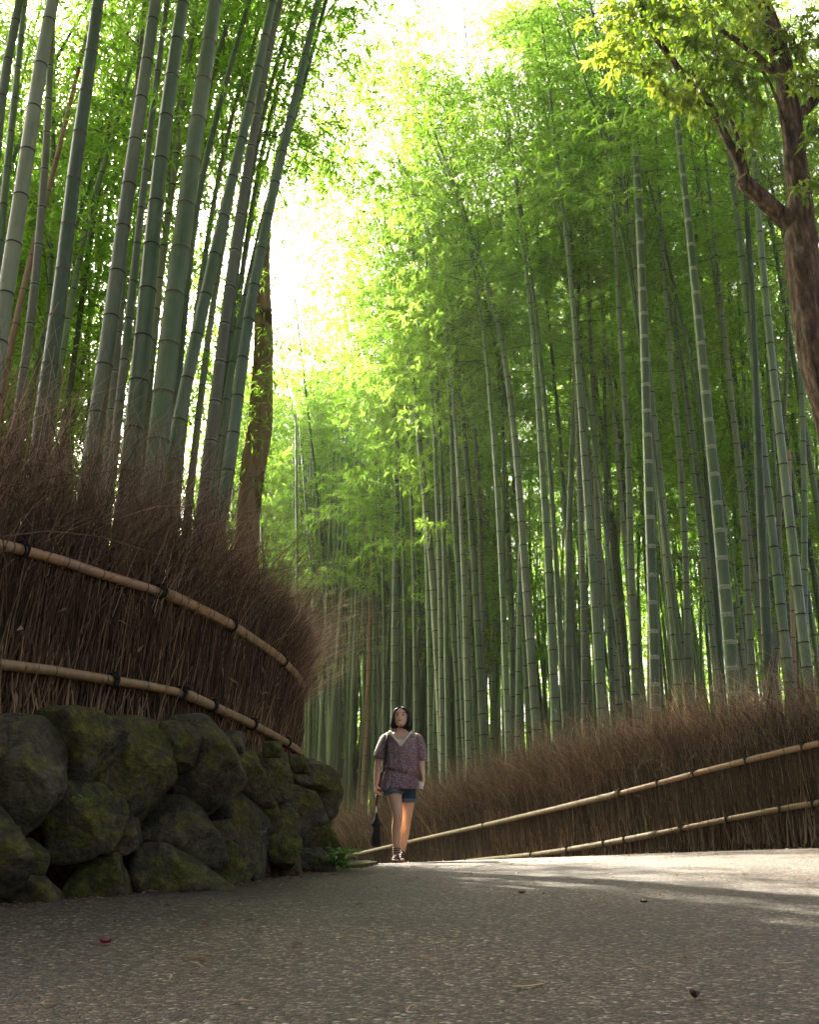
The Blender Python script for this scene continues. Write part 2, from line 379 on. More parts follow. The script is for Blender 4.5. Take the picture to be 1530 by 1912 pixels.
# road: strip between the boulder wall and the right fence
ys = axis([(-6, 14, .16), (14, 31, .5)])
def xat(line, y):
    p = np.array(line); o = np.argsort(p[:, 1]); return np.interp(y, p[o, 1], p[o, 0])
el = xat(offset(LF, .30), ys); er_ = xat(offset(RF, .12), ys)
el = np.where(ys < 1, np.minimum(el, -6), el); er_ = np.where(ys < 6, np.maximum(er_, 9), er_)
el = el + np.where(ys > 8.8, .30 * sstep(8.8, 9.4, ys), 0)
us = np.linspace(0, 1, 60)
RX = el[:, None] * (1 - us) + er_[:, None] * us; RY = np.repeat(ys[:, None], 60, 1)
RZ = G(RX, RY) + .004 * np.sin(RX * 1.7 + RY * .9) * np.cos(RY * 1.3)
i = np.arange(len(ys) - 1)[:, None] * 60 + np.arange(59)[None]
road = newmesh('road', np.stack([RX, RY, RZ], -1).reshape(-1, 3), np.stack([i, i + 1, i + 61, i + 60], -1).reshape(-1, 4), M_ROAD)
road['kind'] = 'structure'

# ------------------------------------------------------------------ boulder wall
stone_wall = thing('stone_wall', 'dry stone retaining wall of mossy grey green boulders below the brush fence', 'stone wall')
RK = [  # outlines traced on a 2.354x enlargement of the lower left of the photograph
 [(-60, 70), (0, 60), (48, 80), (52, 200), (40, 280), (-60, 300)],
 [(50, 100), (150, 88), (290, 130), (325, 250), (320, 380), (280, 480), (200, 600), (110, 665), (60, 600), (45, 500), (30, 300)],
 [(262, 85), (330, 66), (440, 90), (520, 160), (527, 240), (490, 320), (400, 410), (330, 390), (322, 250), (290, 130)],
 [(510, 130), (710, 122), (775, 140), (778, 400), (740, 440), (735, 560), (690, 590), (600, 560), (480, 420), (495, 330), (525, 250)],
 [(775, 145), (830, 136), (880, 200), (890, 260), (860, 385), (785, 415)],
 [(840, 130), (940, 116), (1005, 150), (1037, 250), (1037, 370), (1000, 480), (950, 562), (925, 568), (868, 460), (862, 380), (888, 260)],
 [(1018, 178), (1110, 182), (1138, 230), (1112, 265), (1045, 315)],
 [(1042, 310), (1130, 240), (1165, 260), (1162, 430), (1130, 505), (1080, 445), (1048, 370)],
 [(1150, 255), (1175, 232), (1230, 222), (1280, 268), (1240, 290), (1170, 285)],
 [(1160, 280), (1280, 285), (1372, 380), (1330, 480), (1220, 505), (1162, 430)],
 [(1270, 275), (1340, 283), (1396, 300), (1398, 390), (1370, 380), (1290, 300)],
 [(-60, 480), (0, 475), (50, 520), (77, 650), (72, 800), (0, 980), (-60, 980)],
 [(75, 680), (170, 650), (235, 740), (230, 805), (100, 805), (72, 760)],
 [(70, 805), (190, 780), (262, 890), (272, 960), (130, 985), (10, 985)],
 [(298, 408), (430, 430), (560, 530), (592, 600), (480, 630), (455, 700), (500, 745), (250, 765), (210, 645), (285, 480)],
 [(588, 565), (660, 572), (702, 660), (600, 675), (540, 722), (455, 690), (458, 620)],
 [(245, 760), (400, 700), (520, 740), (622, 850), (605, 915), (440, 955), (275, 960)],
 [(600, 692), (700, 668), (800, 738), (908, 885), (790, 920), (625, 930)],
 [(765, 430), (860, 470), (917, 560), (932, 680), (903, 785), (860, 780), (695, 650), (690, 590)],
 [(925, 575), (1010, 570), (1028, 620), (940, 665)],
 [(885, 795), (940, 668), (1000, 665), (1060, 740), (1087, 870), (910, 915)],
 [(1030, 380), (1100, 470), (1162, 590), (1202, 760), (1278, 860), (1100, 875), (1060, 740), (1000, 655), (1018, 580), (1000, 500)],
 [(1140, 490), (1180, 465), (1217, 540), (1242, 605), (1180, 625), (1150, 560)],
 [(1172, 625), (1240, 620), (1252, 690), (1242, 785), (1205, 750)],
 [(1238, 480), (1310, 515), (1342, 620), (1332, 725), (1262, 665), (1225, 560)],
 [(1245, 668), (1290, 680), (1312, 790), (1292, 850), (1235, 845), (1240, 780)],
 [(1342, 620), (1390, 580), (1422, 705), (1400, 745), (1345, 700)],
 [(1335, 480), (1396, 390), (1402, 560), (1345, 620)],
 [(1398, 385), (1432, 335), (1466, 325), (1470, 440), (1448, 570), (1410, 610)],
 [(1300, 720), (1345, 700), (1400, 750), (1390, 830), (1310, 850)],
 [(1400, 620), (1440, 590), (1455, 700), (1440, 830), (1395, 830)],
]
def boulder(poly_sz, seed, dep=None, flush=.02):
    """poly_sz: outline as (arc length, height) on the wall face -> angular weathered boulder filling it"""
    P = np.array(poly_sz); c = P.mean(0); rel = P - c
    ang = np.arctan2(rel[:, 1], rel[:, 0]); rad = np.hypot(rel[:, 0], rel[:, 1]); o = np.argsort(ang); ang, rad = ang[o], rad[o]
    na, nl = 64, 40; th = np.linspace(-np.pi, np.pi, na, endpoint=False)
    q = np.concatenate([rel[o], rel[o][:1]]); dense = np.concatenate([q[k] + (q[k + 1] - q[k]) * np.linspace(0, 1, 12)[:, None] for k in range(len(q) - 1)])
    da = np.arctan2(dense[:, 1], dense[:, 0]); dr = np.hypot(dense[:, 0], dense[:, 1]); o2 = np.argsort(da); da, dr = da[o2], dr[o2]
    rr = np.interp(th, np.concatenate([da - 2 * np.pi, da, da + 2 * np.pi]), np.tile(dr, 3)); rr = .2 * np.roll(rr, 1) + .6 * rr + .2 * np.roll(rr, -1)
    w = min(np.ptp(P[:, 0]), np.ptp(P[:, 1])); D = dep or max(.06, min(.15, .34 * w)); r_ = random.Random(seed)
    ph = np.linspace(-1.25, np.pi / 2, nl); cp, sp = np.cos(ph)[:, None], np.sin(ph)[:, None]
    dx, dz, dq = cp * np.cos(th), cp * np.sin(th), np.broadcast_to(sp, (nl, na)); pw = 34
    acc = (np.maximum(cp, 1e-3) / (1.11 * rr)) ** pw + (np.maximum(-dq, 0) / (D * .9)) ** pw
    for k in range(8):                                    # broken faces
        n3 = np.array([r_.gauss(0, .75), r_.gauss(.12, .75), r_.uniform(.35, 1.2)]); n3 /= np.linalg.norm(n3)
        hw = math.hypot(n3[0], n3[1]); h = (D * n3[2] + .42 * w * hw) * r_.uniform(.72, 1.08); acc = acc + (np.maximum(dx * n3[0] + dz * n3[1] + dq * n3[2], 0) / h) ** pw
    rad3 = acc ** (-1 / pw); pts = np.stack([dx * rad3, dz * rad3, dq * rad3], -1).reshape(-1, 3); sh = seed * 3.7
    for k in range(len(pts)):
        v = Vector(pts[k]); f = noise.fractal(v * 7 + Vector((sh, 0, 0)), .8, 2.1, 5) * .017 + noise.noise(v * 3.2 + Vector((0, sh, 0))) * .022 - abs(noise.noise(v * 5.5 + Vector((0, 0, sh)))) * .016
        pts[k] *= 1 + f / max(.12, np.linalg.norm(pts[k]))
    s = pts[:, 0] + c[0]; z = pts[:, 1] + c[1]; q = pts[:, 2] - D * .70 + flush
    base = WALLL.at(s); t = WALLL.tan(s); nrm = np.stack([t[:, 1], -t[:, 0]], -1)
    lean = np.clip(z - float(G(base[0, 0], base[0, 1])), 0, 1.2) * .10
    xy = base + nrm * (q - lean)[:, None]
    V = np.concatenate([xy, z[:, None]], 1)
    i = np.arange(nl - 1)[:, None] * na; j = np.arange(na)[None]; k = (j + 1) % na
    F = np.stack([i + j, i + k, i + na + k, i + na + j], -1).reshape(-1, 4)
    return V, F
def put_boulder(V, F):
    c = V.mean(0); o = newmesh('boulder', V - c, F, M_ROCK, stone_wall); o.location = c; return o
for k, poly in enumerate(RK):
    sz = []
    for (cx, cy) in poly:
        px, py = cx / 2.354, 1290 + cy / 2.354
        h = hit(px, py, WALL)
        if h is None: h = hit(min(px, 604), py, WALL)
        sz.append((WALLL.s_of(h.x, h.y), h.z))
    put_boulder(*boulder(sz, k + 1, flush=.03 + .04 * (k % 3)))
s0 = WALLL.s_of(*[float(v) for v in hit(0, 1500, WALL)][:2]); s1 = WALLL.s_of(-.75, 9.7)
def filler(a, b, seed):
    s = a; r_ = random.Random(seed)
    while s < b:
        w = min(r_.uniform(.4, .7), b - s)
        if w < .25: break
        zb = float(G(*WALLL.at(s + w / 2))) - .06; z = zb
        while z < zb + .95:
            h = min(r_.uniform(.28, .5), zb + 1.05 - z); e = .03
            pl = [(s + w * (.5 + .5 * math.cos(a_)) + r_.uniform(-e, e), z + h * (.5 + .5 * math.sin(a_)) + r_.uniform(-e, e)) for a_ in [k * math.pi / 4 + .39 for k in range(8)]]
            c0 = np.mean(pl, 0); pl = [tuple(c0 + (np.array(p) - c0) * 1.12) for p in pl]
            put_boulder(*boulder(pl, r_.randrange(9999))); z += h
        s += w
filler(s0 - 2.6, WALLL.s_of(*[float(v) for v in at(-30, 1500, 4.4)][:2]) - .05, 3); filler(s1 + .2, s1 + 3.4, 5)

# ------------------------------------------------------------------ culms
def culm(P, r0, r1, style, gap=(.17, .36), sides=12, seed=0, ring=.010, band=.05, flare=1.07, jit=.06):
    """jointed bamboo pole along polyline P. style: (body, ring, band) materials"""
    P = np.asarray(P, float); sg = np.linalg.norm(np.diff(P, axis=0), axis=1); s = np.concatenate([[0], np.cumsum(sg)]); L = s[-1]
    r_ = random.Random(seed); nodes = []; x = r_.uniform(.05, gap[0])
    while x < L: nodes.append(x); x += (gap[0] + (gap[1] - gap[0]) * min(1, x / 3.5)) * r_.uniform(1 - jit, 1 + jit)
    st = [0]; mi = []; mult = [1.0]
    for q in nodes:
        for (dx, f, m_) in ((-band, 1.0, 0), (-ring * .6, 1.0, 2), (0, flare, 1), (ring * .5, 1.035, 1), (ring * .5 + band * .45, .99, 2)):
            if q + dx > st[-1] + .001 and q + dx < L: st.append(q + dx); mult.append(f); mi.append(m_)
    st.append(L); mult.append(1); mi.append(0)
    st = np.array(st); C = np.stack([np.interp(st, s, P[:, k]) for k in range(3)], -1)
    rad = (r0 + (r1 - r0) * (st / L) ** 1.15) * np.array(mult)
    V, F = tube(C, rad, sides)
    return V, F, np.concatenate([np.repeat(np.array(mi), sides), [0, 0]])
def culm_obj(name, parent, P, r0, r1, style, **kw):
    V, F, mi = culm(P, r0, r1, style, **kw)
    return newmesh(name, V, F, None, parent, mats=list(style), midx=mi)
ST = {'green': (C_GREEN, M_RING, C_GREEN), 'deep': (C_DEEP, M_RINGG, C_DEEP), 'grey': (C_GREY, M_RING, C_GREY), 'blue': (C_BLUE, M_RING, C_BLUE),
      'brown': (C_BROWN, M_RING, M_POWG), 'tan': (C_TAN, M_RINGG, C_TAN), 'rust': (C_RUST, M_RINGG, C_RUST), 'young': (C_DEEP, M_POW, M_POW)}

def spray(curve, t0, seed, nb, L0, leaf, droop=.35):
    """branches, twigs and leaves along a culm curve (K x 3)"""
    r = np.random.default_rng(seed); K = len(curve)
    tw, tr, pos, dr, tint = [], [], [], [], []
    for b in range(nb):
        t = t0 + (1 - t0) * ((b + r.uniform(0, 1)) / nb); i = t * (K - 1); k = min(int(i), K - 2); p0 = curve[k] * (1 - i + k) + curve[k + 1] * (i - k)
        az = r.uniform(0, 2 * np.pi); L = L0 * (1.15 - .75 * (t - t0) / (1 - t0)) * r.uniform(.6, 1.2); up = r.uniform(.15, .8)
        d = np.array([np.cos(az), np.sin(az), up]); d /= np.linalg.norm(d)
        u = np.linspace(0, 1, 6)[:, None]; br = p0 + d * L * u + np.array([0, 0, -1]) * (droop * L * u ** 2)
        tw.append(br); tr.append(np.linspace(.007, .0018, 6)); sd_ = np.cross(d, [0, 0, 1.]); sd_ /= np.linalg.norm(sd_)
        shade = r.uniform(-.18, .18)
        nt = max(5, int(L * 5.5))
        for q in range(nt):
            v = .18 + .82 * (q + r.uniform()) / nt; j = v * 5; kk = min(int(j), 4); tp = br[kk] * (1 - j + kk) + br[kk + 1] * (j - kk)
            side = 1 if q % 2 else -1; td = d * r.uniform(.3, 1) + sd_ * side * r.uniform(.3, 1.1) + np.array([0, 0, r.uniform(-.55, .25)]); td /= np.linalg.norm(td)
            tl = r.uniform(.22, .5) * (1.1 - .3 * v)
            tw.append(tp + td * tl * u - np.array([0, 0, 1]) * tl * .25 * u ** 2); tr.append(np.linspace(.0025, .001, 6))
            nl = r.integers(9, 17); f = r.uniform(.2, 1, nl)[:, None]; lp = tp + td * tl * f - np.array([0, 0, 1]) * tl * .25 * f ** 2
            ld = td * .6 + r.normal(0, .55, (nl, 3)) + np.array([0, 0, -.25])
            pos.append(lp); dr.append(ld); tint.append(np.clip(r.normal(.5 + shade, .2, nl), 0, 1))
    pos = np.concatenate(pos); dr = np.concatenate(dr); tint = np.concatenate(tint); n_ = len(pos)
    upv = np.array([0, 0, 1.]) + r.normal(0, .45, (n_, 3))
    lv = leaves(pos, dr, upv, r.uniform(.7, 1.25, n_) * leaf[0], r.uniform(.75, 1.2, n_) * leaf[1], tint)
    tv = strands(np.array(tw), np.array(tr), np.full(len(tw), .5))
    return lv, tv
def proto_mesh(name, V, F, mat_, tint):
    o = newmesh(name, V, F, mat_, attrs={'tint': tint}); COL.objects.unlink(o); me = o.data; bpy.data.objects.remove(o); return me
M_TWIGG = simple('green_twig', (.10, .12, .04), .6, .3, 20)
# whole-plant templates, 14 m tall: curve, culm meshes in each colour, foliage, twigs
TEMPL = []
for k in range(8):
    r_ = random.Random(50 + k); t = np.linspace(0, 1, 24)
    az = r_.uniform(0, 6.28); b = r_.uniform(.6, 2.0); bow = r_.uniform(-.25, .25)
    cur = np.stack([math.cos(az) * b * t ** 3.2 + bow * np.sin(t * 3.1), math.sin(az) * b * t ** 3.2 + .1 * np.sin(t * 5), 14 * (t - .03 * t ** 4)], -1)
    lv, tv = spray(cur, (.50, .55, .58, .52, .28, .40, .33, .44)[k], 100 + k, 84, 1.8, (.125, .0235))
    TEMPL.append(dict(curve=cur, leaf=proto_mesh('foliage', lv[0], lv[1], M_LEAF, lv[2]), twig=proto_mesh('branches', tv[0], tv[1], M_TWIGG, tv[2]), culm={}))
def templ_culm(k, style, thin):
    key = (style, thin)
    if key not in TEMPL[k]['culm']:
        o = culm_obj('culm', None, TEMPL[k]['curve'], .062 * thin, .012, ST[style], sides=9, seed=k, ring=.013, band=.045)
        TEMPL[k]['culm'][key] = o.data; COL.objects.unlink(o); bpy.data.objects.remove(o)
    return TEMPL[k]['culm'][key]
# crown templates (for culms traced from the photograph), leaves on the top 6 m
CROWN = []
for k in range(5):
    t = np.linspace(0, 1, 12); az = k * 1.3
    cur = np.stack([math.cos(az) * .9 * t ** 2.2, math.sin(az) * .9 * t ** 2.2, 6 * t], -1)
    lv, tv = spray(cur, 0.0, 300 + k, 64, 1.6, (.12, .0225))
    CROWN.append((proto_mesh('foliage', lv[0], lv[1], M_LEAF, lv[2]), proto_mesh('branches', tv[0], tv[1], M_TWIGG, tv[2])))
def child(name, me, parent, loc=(0, 0, 0), rot=(0, 0, 0), sc_=1.0):
    o = bpy.data.objects.new(name, me); COL.objects.link(o); o.parent = parent; o.location = loc; o.rotation_euler = rot; o.scale = (sc_,) * 3; return o
nplant = 0
def plant(x, y, k, h=1.0, rz=0.0, style='green', thin=1.0, label='', group=None, lean=(0, 0), leafy=True):
    global nplant; nplant += 1
    z = float(terr(x, y)) - .05
    r = thing('bamboo', label, 'bamboo', (x, y, z), group); r.rotation_euler = (lean[0], lean[1], rz); r.scale = (h, h, h)
    child('culm', templ_culm(k, style, thin), r)
    if leafy:
        child('foliage', TEMPL[k]['leaf'], r); child('branches', TEMPL[k]['twig'], r)
    return r
def traced(pix, d, wpx, style, label, top=13.0, crown=True, dtop=None, gap=(.2, .36), group=None, ring=.011, band=.05, crown_at=None, stop=False, rz=None):
    """pix: points of a culm in the photograph from low to high; d: its distance; wpx: width in pixels near its foot"""
    global nplant; nplant += 1
    dtop = d if dtop is None else dtop; n_ = len(pix)
    Q = [at(px, py, d + (dtop - d) * k / max(1, n_ - 1)) for k, (px, py) in enumerate(pix)]
    r0 = wpx / FPX * (Q[0].length) / 2
    a = Q[0]; dirn = (Q[1] - Q[0]); zz = float(terr(a.x, a.y)) - .06
    if a.z > zz + .02:                                    # carry the pole down to the soil
        f = (a.z - zz) / max(.2, dirn.z); base = a - dirn * f; base = Vector((a.x + (base.x - a.x) * .8, a.y + (base.y - a.y) * .8, 0)); base.z = float(terr(base.x, base.y)) - .06; Q = [base] + Q
    hvis = Q[-1].z
    if not stop and hvis < top:                           # and up above the frame, arching over
        e = (Q[-1] - Q[-2]).normalized(); p = Q[-1].copy()
        while p.z < top and len(Q) < 40: e = (e + Vector((e.x * .10, e.y * .1, -.015))).normalized(); p = p + e * .8; Q.append(p.copy())
    base = Q[0]; P = np.array([q - base for q in Q]); P2 = []
    s = np.concatenate([[0], np.cumsum(np.linalg.norm(np.diff(P, axis=0), axis=1))]); ss = np.arange(0, s[-1], .25)
    P2 = np.stack([np.interp(ss, s, P[:, k]) for k in range(3)], -1)
    for _ in range(6): P2[1:-1] = .25 * P2[:-2] + .5 * P2[1:-1] + .25 * P2[2:]
    r = thing('bamboo', label, 'bamboo', base, group)
    culm_obj('culm', r, P2, r0, r0 * (.8 if stop else .3), ST[style], gap=gap, sides=14, seed=nplant, ring=ring, band=band)
    if crown:
        zc = (hvis - base.z + .6) if crown_at is None else crown_at; q = int(np.argmin(np.abs(P2[:, 2] - zc))); e = P2[min(q + 6, len(P2) - 1)] - P2[max(0, q - 6)]
        k = nplant % 5; rot = Vector(e).to_track_quat('Z', 'Y').to_euler()
        child('foliage', CROWN[k][0], r, P2[q], rot); child('branches', CROWN[k][1], r, P2[q], rot)
    return r

# ------------------------------------------------------------------ bamboo traced from the photograph: left terrace
LG = 'big bamboo culms on the terrace behind the left brush fence'
left = [
 ([(-30, 560), (0, 180), (36, 0)], 7.2, 23, 'grey', 'grey green bamboo culm crossing the upper left corner, leftmost of the terrace'),
 ([(-12, 760), (0, 430), (20, 250), (46, 0)], 8.6, 19, 'green', 'slender green bamboo culm just right of the corner culm at the left margin'),
 ([(-20, 560), (12, 290), (44, 130), (78, 0)], 11.5, 10, 'grey', 'thin pale bamboo culm leaning between the two culms of the left corner'),
 ([(-10, 700), (10, 540), (38, 380), (70, 140), (98, 0)], 6.3, 33, 'grey', 'stout grey green bamboo culm with dark node rings near the left margin'),
 ([(22, 850), (45, 690), (64, 550), (74, 430), (88, 250), (96, 50)], 8.0, 19, 'brown', 'dull grey brown bamboo culm standing upright left of the darkest green culm'),
 ([(2, 735), (39, 550), (92, 350), (168, 40)], 9.5, 14, 'rust', 'dead reddish brown bamboo pole slanting across the left culms'),
 ([(66, 890), (83, 733), (108, 595), (140, 300), (161, 170), (183, 0)], 6.6, 33, 'deep', 'thick dark green bamboo culm without pale bloom, darkest on the left terrace'),
 ([(95, 800), (125, 600), (165, 400), (215, 240), (250, 100)], 10.5, 17, 'blue', 'thin pale blue green bamboo culm slanting behind the dark green culm'),
 ([(166, 800), (166, 500), (168, 190)], 13.0, 8, 'green', 'very thin upright bamboo culm between the dark green culm and the grey clump'),
 ([(222, 600), (238, 380), (251, 220), (270, 0)], 9.6, 19, 'brown', 'purplish grey bamboo culm hidden close behind the grey clump front culm'),
 ([(186, 740), (207, 600), (235, 375), (262, 200), (290, 0)], 6.9, 33, 'grey', 'stout grey bamboo culm at the left of the tight middle clump'),
 ([(222, 760), (240, 600), (262, 400), (285, 200), (312, 0)], 8.4, 19, 'grey', 'slim grey bamboo culm between the stout grey and the smooth sage culm'),
 ([(248, 810), (270, 600), (288, 400), (312, 200), (342, 0)], 7.0, 38, 'green', 'thick smooth sage green bamboo culm with evenly spaced thin dark rings'),
 ([(300, 520), (325, 280), (345, 150), (380, 0)], 11.0, 15, 'green', 'slim bamboo culm in the gap right of the thick sage culm'),
 ([(290, 870), (318, 610), (345, 400), (372, 200), (402, 0)], 6.9, 45, 'deep', 'thickest bamboo culm, deep blue green with widely spaced rings, mid clump'),
 ([(338, 640), (360, 420), (388, 275), (430, 125), (465, 0)], 9.0, 19, 'deep', 'dark slim bamboo culm leaning strongly right behind the thickest culm'),
 ([(312, 905), (338, 756), (375, 592), (400, 475), (430, 350), (460, 225), (482, 130), (505, 20)], 8.0, 29, 'green', 'mid green bamboo culm leaning right, just right of the thickest culm'),
 ([(361, 860), (378, 710), (400, 550), (430, 380), (470, 110)], 10.5, 17, 'grey', 'slim grey green bamboo culm behind the leaning mid green culm'),
 ([(385, 890), (400, 765), (420, 600), (440, 450), (465, 300), (492, 140), (522, 0)], 8.6, 27, 'brown', 'dark olive brown bamboo culm with faint pale rings beside the bright sky gap'),
 ([(404, 860), (421, 756), (440, 641), (458, 550), (500, 370), (552, 215), (606, 10)], 9.8, 18, 'green', 'slim green companion culm touching the last pale culm on its left'),
 ([(414, 960), (427, 890), (442, 750), (462, 600), (482, 490), (507, 370), (541, 225), (566, 125), (594, 0)], 9.0, 29, 'blue', 'pale green bamboo culm at the right end of the terrace, edge of the sky gap'),
]
for k, (pix, d, w, stl, lab) in enumerate(left):
    thin_ = w < 12
    traced(pix, d, w, stl, lab, top=13.5 if d < 9 else 12.5, group=LG, crown=(k % 3 == 0), gap=(.30, .44) if not thin_ else (.25, .4), ring=.012, band=.035)

RG = 'bamboo culms standing out at the front of the right grove'
right = [
 ([(1225, 1340), (1222, 1200), (1212, 900), (1203, 600), (1194, 400), (1187, 268)], 12.9, 20, 'young', 'young bamboo culm with broad pale bands, broken off at its top', dict(crown=False, stop=True, band=.036)),
 ([(1372, 1290), (1338, 927), (1301, 560), (1285, 400), (1262, 200), (1244, 90)], 12.3, 27, 'young', 'thick young dark green bamboo with white node bands reaching into the tree leaves', dict(crown_at=9.6, band=.036)),
 ([(1093, 1396), (1092, 1190), (1083, 900), (1075, 700)], 15.5, 14, 'brown', 'nearly black weathered bamboo culm with pale node marks in the middle of the grove', dict(crown_at=8.5, band=.05)),
 ([(1005, 1400), (981, 1062), (965, 840), (944, 664), (917, 550), (885, 450), (860, 370), (830, 295), (800, 220)], 15.5, 19, 'grey', 'bamboo culm arching far to the left over the path beside the sky gap', dict(crown_at=10.0, dtop=16.5)),
 ([(1040, 1400), (1025, 1055), (1008, 786), (998, 631), (980, 475), (967, 360), (957, 290), (945, 200)], 15.0, 18, 'green', 'grey green bamboo culm parallel and to the right of the arching one', dict(crown_at=10.5)),
 ([(1126, 1380), (1109, 1090), (1092, 860), (1075, 617), (1060, 450), (1047, 350), (1025, 150), (1012, 40)], 14.2, 17, 'green', 'tall dark bamboo culm rising to the top of the picture left of the broken one', dict(crown_at=11)),
 ([(1190, 1345), (1180, 1089), (1173, 819), (1163, 685), (1153, 520), (1147, 400)], 14.0, 16, 'grey', 'grey green bamboo culm just left of the broken young culm', dict(crown_at=9.5)),
 ([(1125, 1380), (1119, 1021), (1109, 752), (1099, 520)], 16.5, 17, 'grey', 'pale sage bamboo culm left of the grey green culm, ringed all the way up', dict(crown_at=8.5)),
 ([(830, 1475), (822, 1300), (810, 1089), (790, 887), (769, 685), (750, 530), (715, 400)], 19.0, 19, 'grey', 'pale bamboo culm behind the walking person leaning left near its top', dict(crown_at=9.5)),
 ([(860, 1440), (857, 1300), (837, 1021), (820, 800)], 20.5, 15, 'green', 'green bamboo culm close right of the pale one behind the person', dict(crown_at=8)),
 ([(866, 1400), (867, 927), (877, 752), (886, 540)], 21.0, 10, 'deep', 'thin dark bamboo culm leaning slightly right in the middle distance', dict(crown_at=9)),
 ([(905, 1400), (900, 1090), (892, 850), (880, 700)], 19.5, 12, 'brown', 'thin dark brown bamboo culm left of the arching culm foot', dict(crown_at=8)),
 ([(942, 1420), (941, 1000), (940, 700), (938, 560)], 18.0, 11, 'deep', 'thin dark vertical bamboo culm left of the arching culm', dict(crown_at=9)),
 ([(1288, 1320), (1281, 1021), (1268, 819), (1251, 651), (1242, 520)], 14.5, 15, 'grey', 'grey bamboo culm midway between the two white banded young culms', dict(crown_at=9)),
 ([(1436, 1270), (1419, 887), (1405, 550), (1395, 380)], 13.0, 21, 'deep', 'dark green bamboo culm right of the thick white banded culm', dict(crown_at=9.2, band=.02)),
 ([(1406, 1270), (1389, 954), (1368, 752), (1345, 540)], 14.8, 15, 'grey', 'slim grey green bamboo culm crossing left behind the dark green one at the right', dict(crown_at=9)),
 ([(1452, 1270), (1456, 954), (1470, 685), (1474, 540)], 15.0, 11, 'brown', 'thin brown bamboo culm leaning right before the tree trunk', dict(crown_at=8.5)),
 ([(1484, 1270), (1478, 1000), (1474, 820)], 14.0, 9, 'tan', 'thin dead tan bamboo pole below the tree trunk at right', dict(crown=False, stop=True)),
 ([(1504, 1270), (1503, 887), (1497, 690), (1490, 520)], 13.6, 14, 'blue', 'blue green bamboo culm at the far right under the tree', dict(crown_at=8.5)),
 ([(1062, 1400), (1062, 1021), (1072, 752), (1078, 600)], 16.0, 16, 'deep', 'dark green bamboo culm left of the nearly black one', dict(crown_at=9)),
 ([(1147, 1370), (1136, 1089), (1131, 819), (1128, 600)], 17.5, 13, 'green', 'slim green bamboo culm behind the ringed sage culm', dict(crown_at=9)),
 ([(966, 1420), (969, 1150), (972, 1000)], 17.0, 9, 'blue', 'thin pale turquoise bamboo culm beside the arching culm foot', dict(crown=False, stop=True)),
 ([(944, 1330), (938, 1120), (929, 960)], 16.5, 6, 'blue', 'thinnest turquoise bamboo cane leaning left in the grove', dict(crown=False, stop=True)),
 ([(642, 1540), (650, 1400), (662, 1240)], 24.5, 10, 'tan', 'yellow bamboo culm just right of the stone wall end', dict(crown=False)),
 ([(676, 1520), (684, 1380), (690, 1200)], 24.0, 11, 'rust', 'reddish tan bamboo culm between stone wall and person', dict(crown=False)),
 ([(1212, 1345), (1214, 1100), (1219, 960)], 13.8, 8, 'tan', 'thin tan dead pole hugging the broken young culm', dict(crown=False, stop=True)),
 ([(735, 1420), (738, 1100), (742, 850), (738, 640)], 21.5, 16, 'blue', 'blue green bamboo culm rising straight above the person', dict(crown_at=8.5)),
 ([(880, 1460), (868, 1200), (850, 1000), (845, 850)], 18.0, 14, 'green', 'green culm right of the person leaning slightly left at mid height', dict(crown_at=8)),
]
for kq, (pix, d, w, stl, lab, kw) in enumerate(right):
    kw = dict(kw); kw['crown'] = kw.get('crown', True) and kq not in (1, 5, 6, 7, 13, 14, 15, 16, 19, 20, 10, 11); kw.setdefault('band', .04)
    traced(pix, d, w, stl, lab, top=13.0, group=RG, gap=(.24, .40), ring=.014, **kw)

# ------------------------------------------------------------------ the rest of the grove
placed = []
def ok(x, y, md):
    for (a, b) in placed:
        if (a - x) ** 2 + (b - y) ** 2 < md * md: return False
    placed.append((x, y)); return True
GL = {'green': 'slim green bamboo culm, one of the crowd deep in the right grove', 'deep': 'slim dark green bamboo culm, one of the crowd deep in the right grove',
      'grey': 'slim grey green bamboo culm, one of the crowd deep in the right grove', 'blue': 'slim blue green bamboo culm, one of the crowd deep in the right grove',
      'brown': 'slim dark brown bamboo culm, one of the crowd deep in the right grove', 'tan': 'slim dead tan bamboo culm, one of the crowd deep in the right grove'}
rnd = random.Random(21); cnt = 0; tries = 0
RPOLY = RF + [(-14, 60), (60, 60), (60, 5.2)]
while cnt < 156 and tries < 40000:
    tries += 1
    y = 12 + 25 * rnd.random() ** 1.0; px = rnd.uniform(548, 900) if rnd.random() < .62 else rnd.uniform(850, 1640); x = (px - 765) / FPX * y * .98
    if not bool(inside(RPOLY, np.array([x]), np.array([y]))[0]): continue
    if float(pdist(RF, np.array([x]), np.array([y]))[0]) < .7: continue
    if not ok(x, y, .42 + .010 * y): continue
    stl = rnd.choices(['green', 'deep', 'grey', 'blue', 'brown', 'tan'], [40, 26, 10, 12, 6 if y > 17 else 0, 6 if y > 19 else 0])[0]
    k = rnd.randrange(4) if y < 17 else rnd.randrange(8); h = rnd.uniform(.85, 1.1) if y < 18 else rnd.uniform(1.0, 1.3); thin = (.55, .75, .95)[rnd.randrange(3)]
    if px > 900: h *= 1.22
    plant(x, y, k, h, rnd.uniform(0, 6.28), stl, thin, GL[stl], 'bamboo crowd of the right grove, ' + stl, (rnd.gauss(0, .028), rnd.gauss(0, .03)), leafy=(stl != 'tan' and (y > 18 or cnt % 3 > 0)))
    cnt += 1
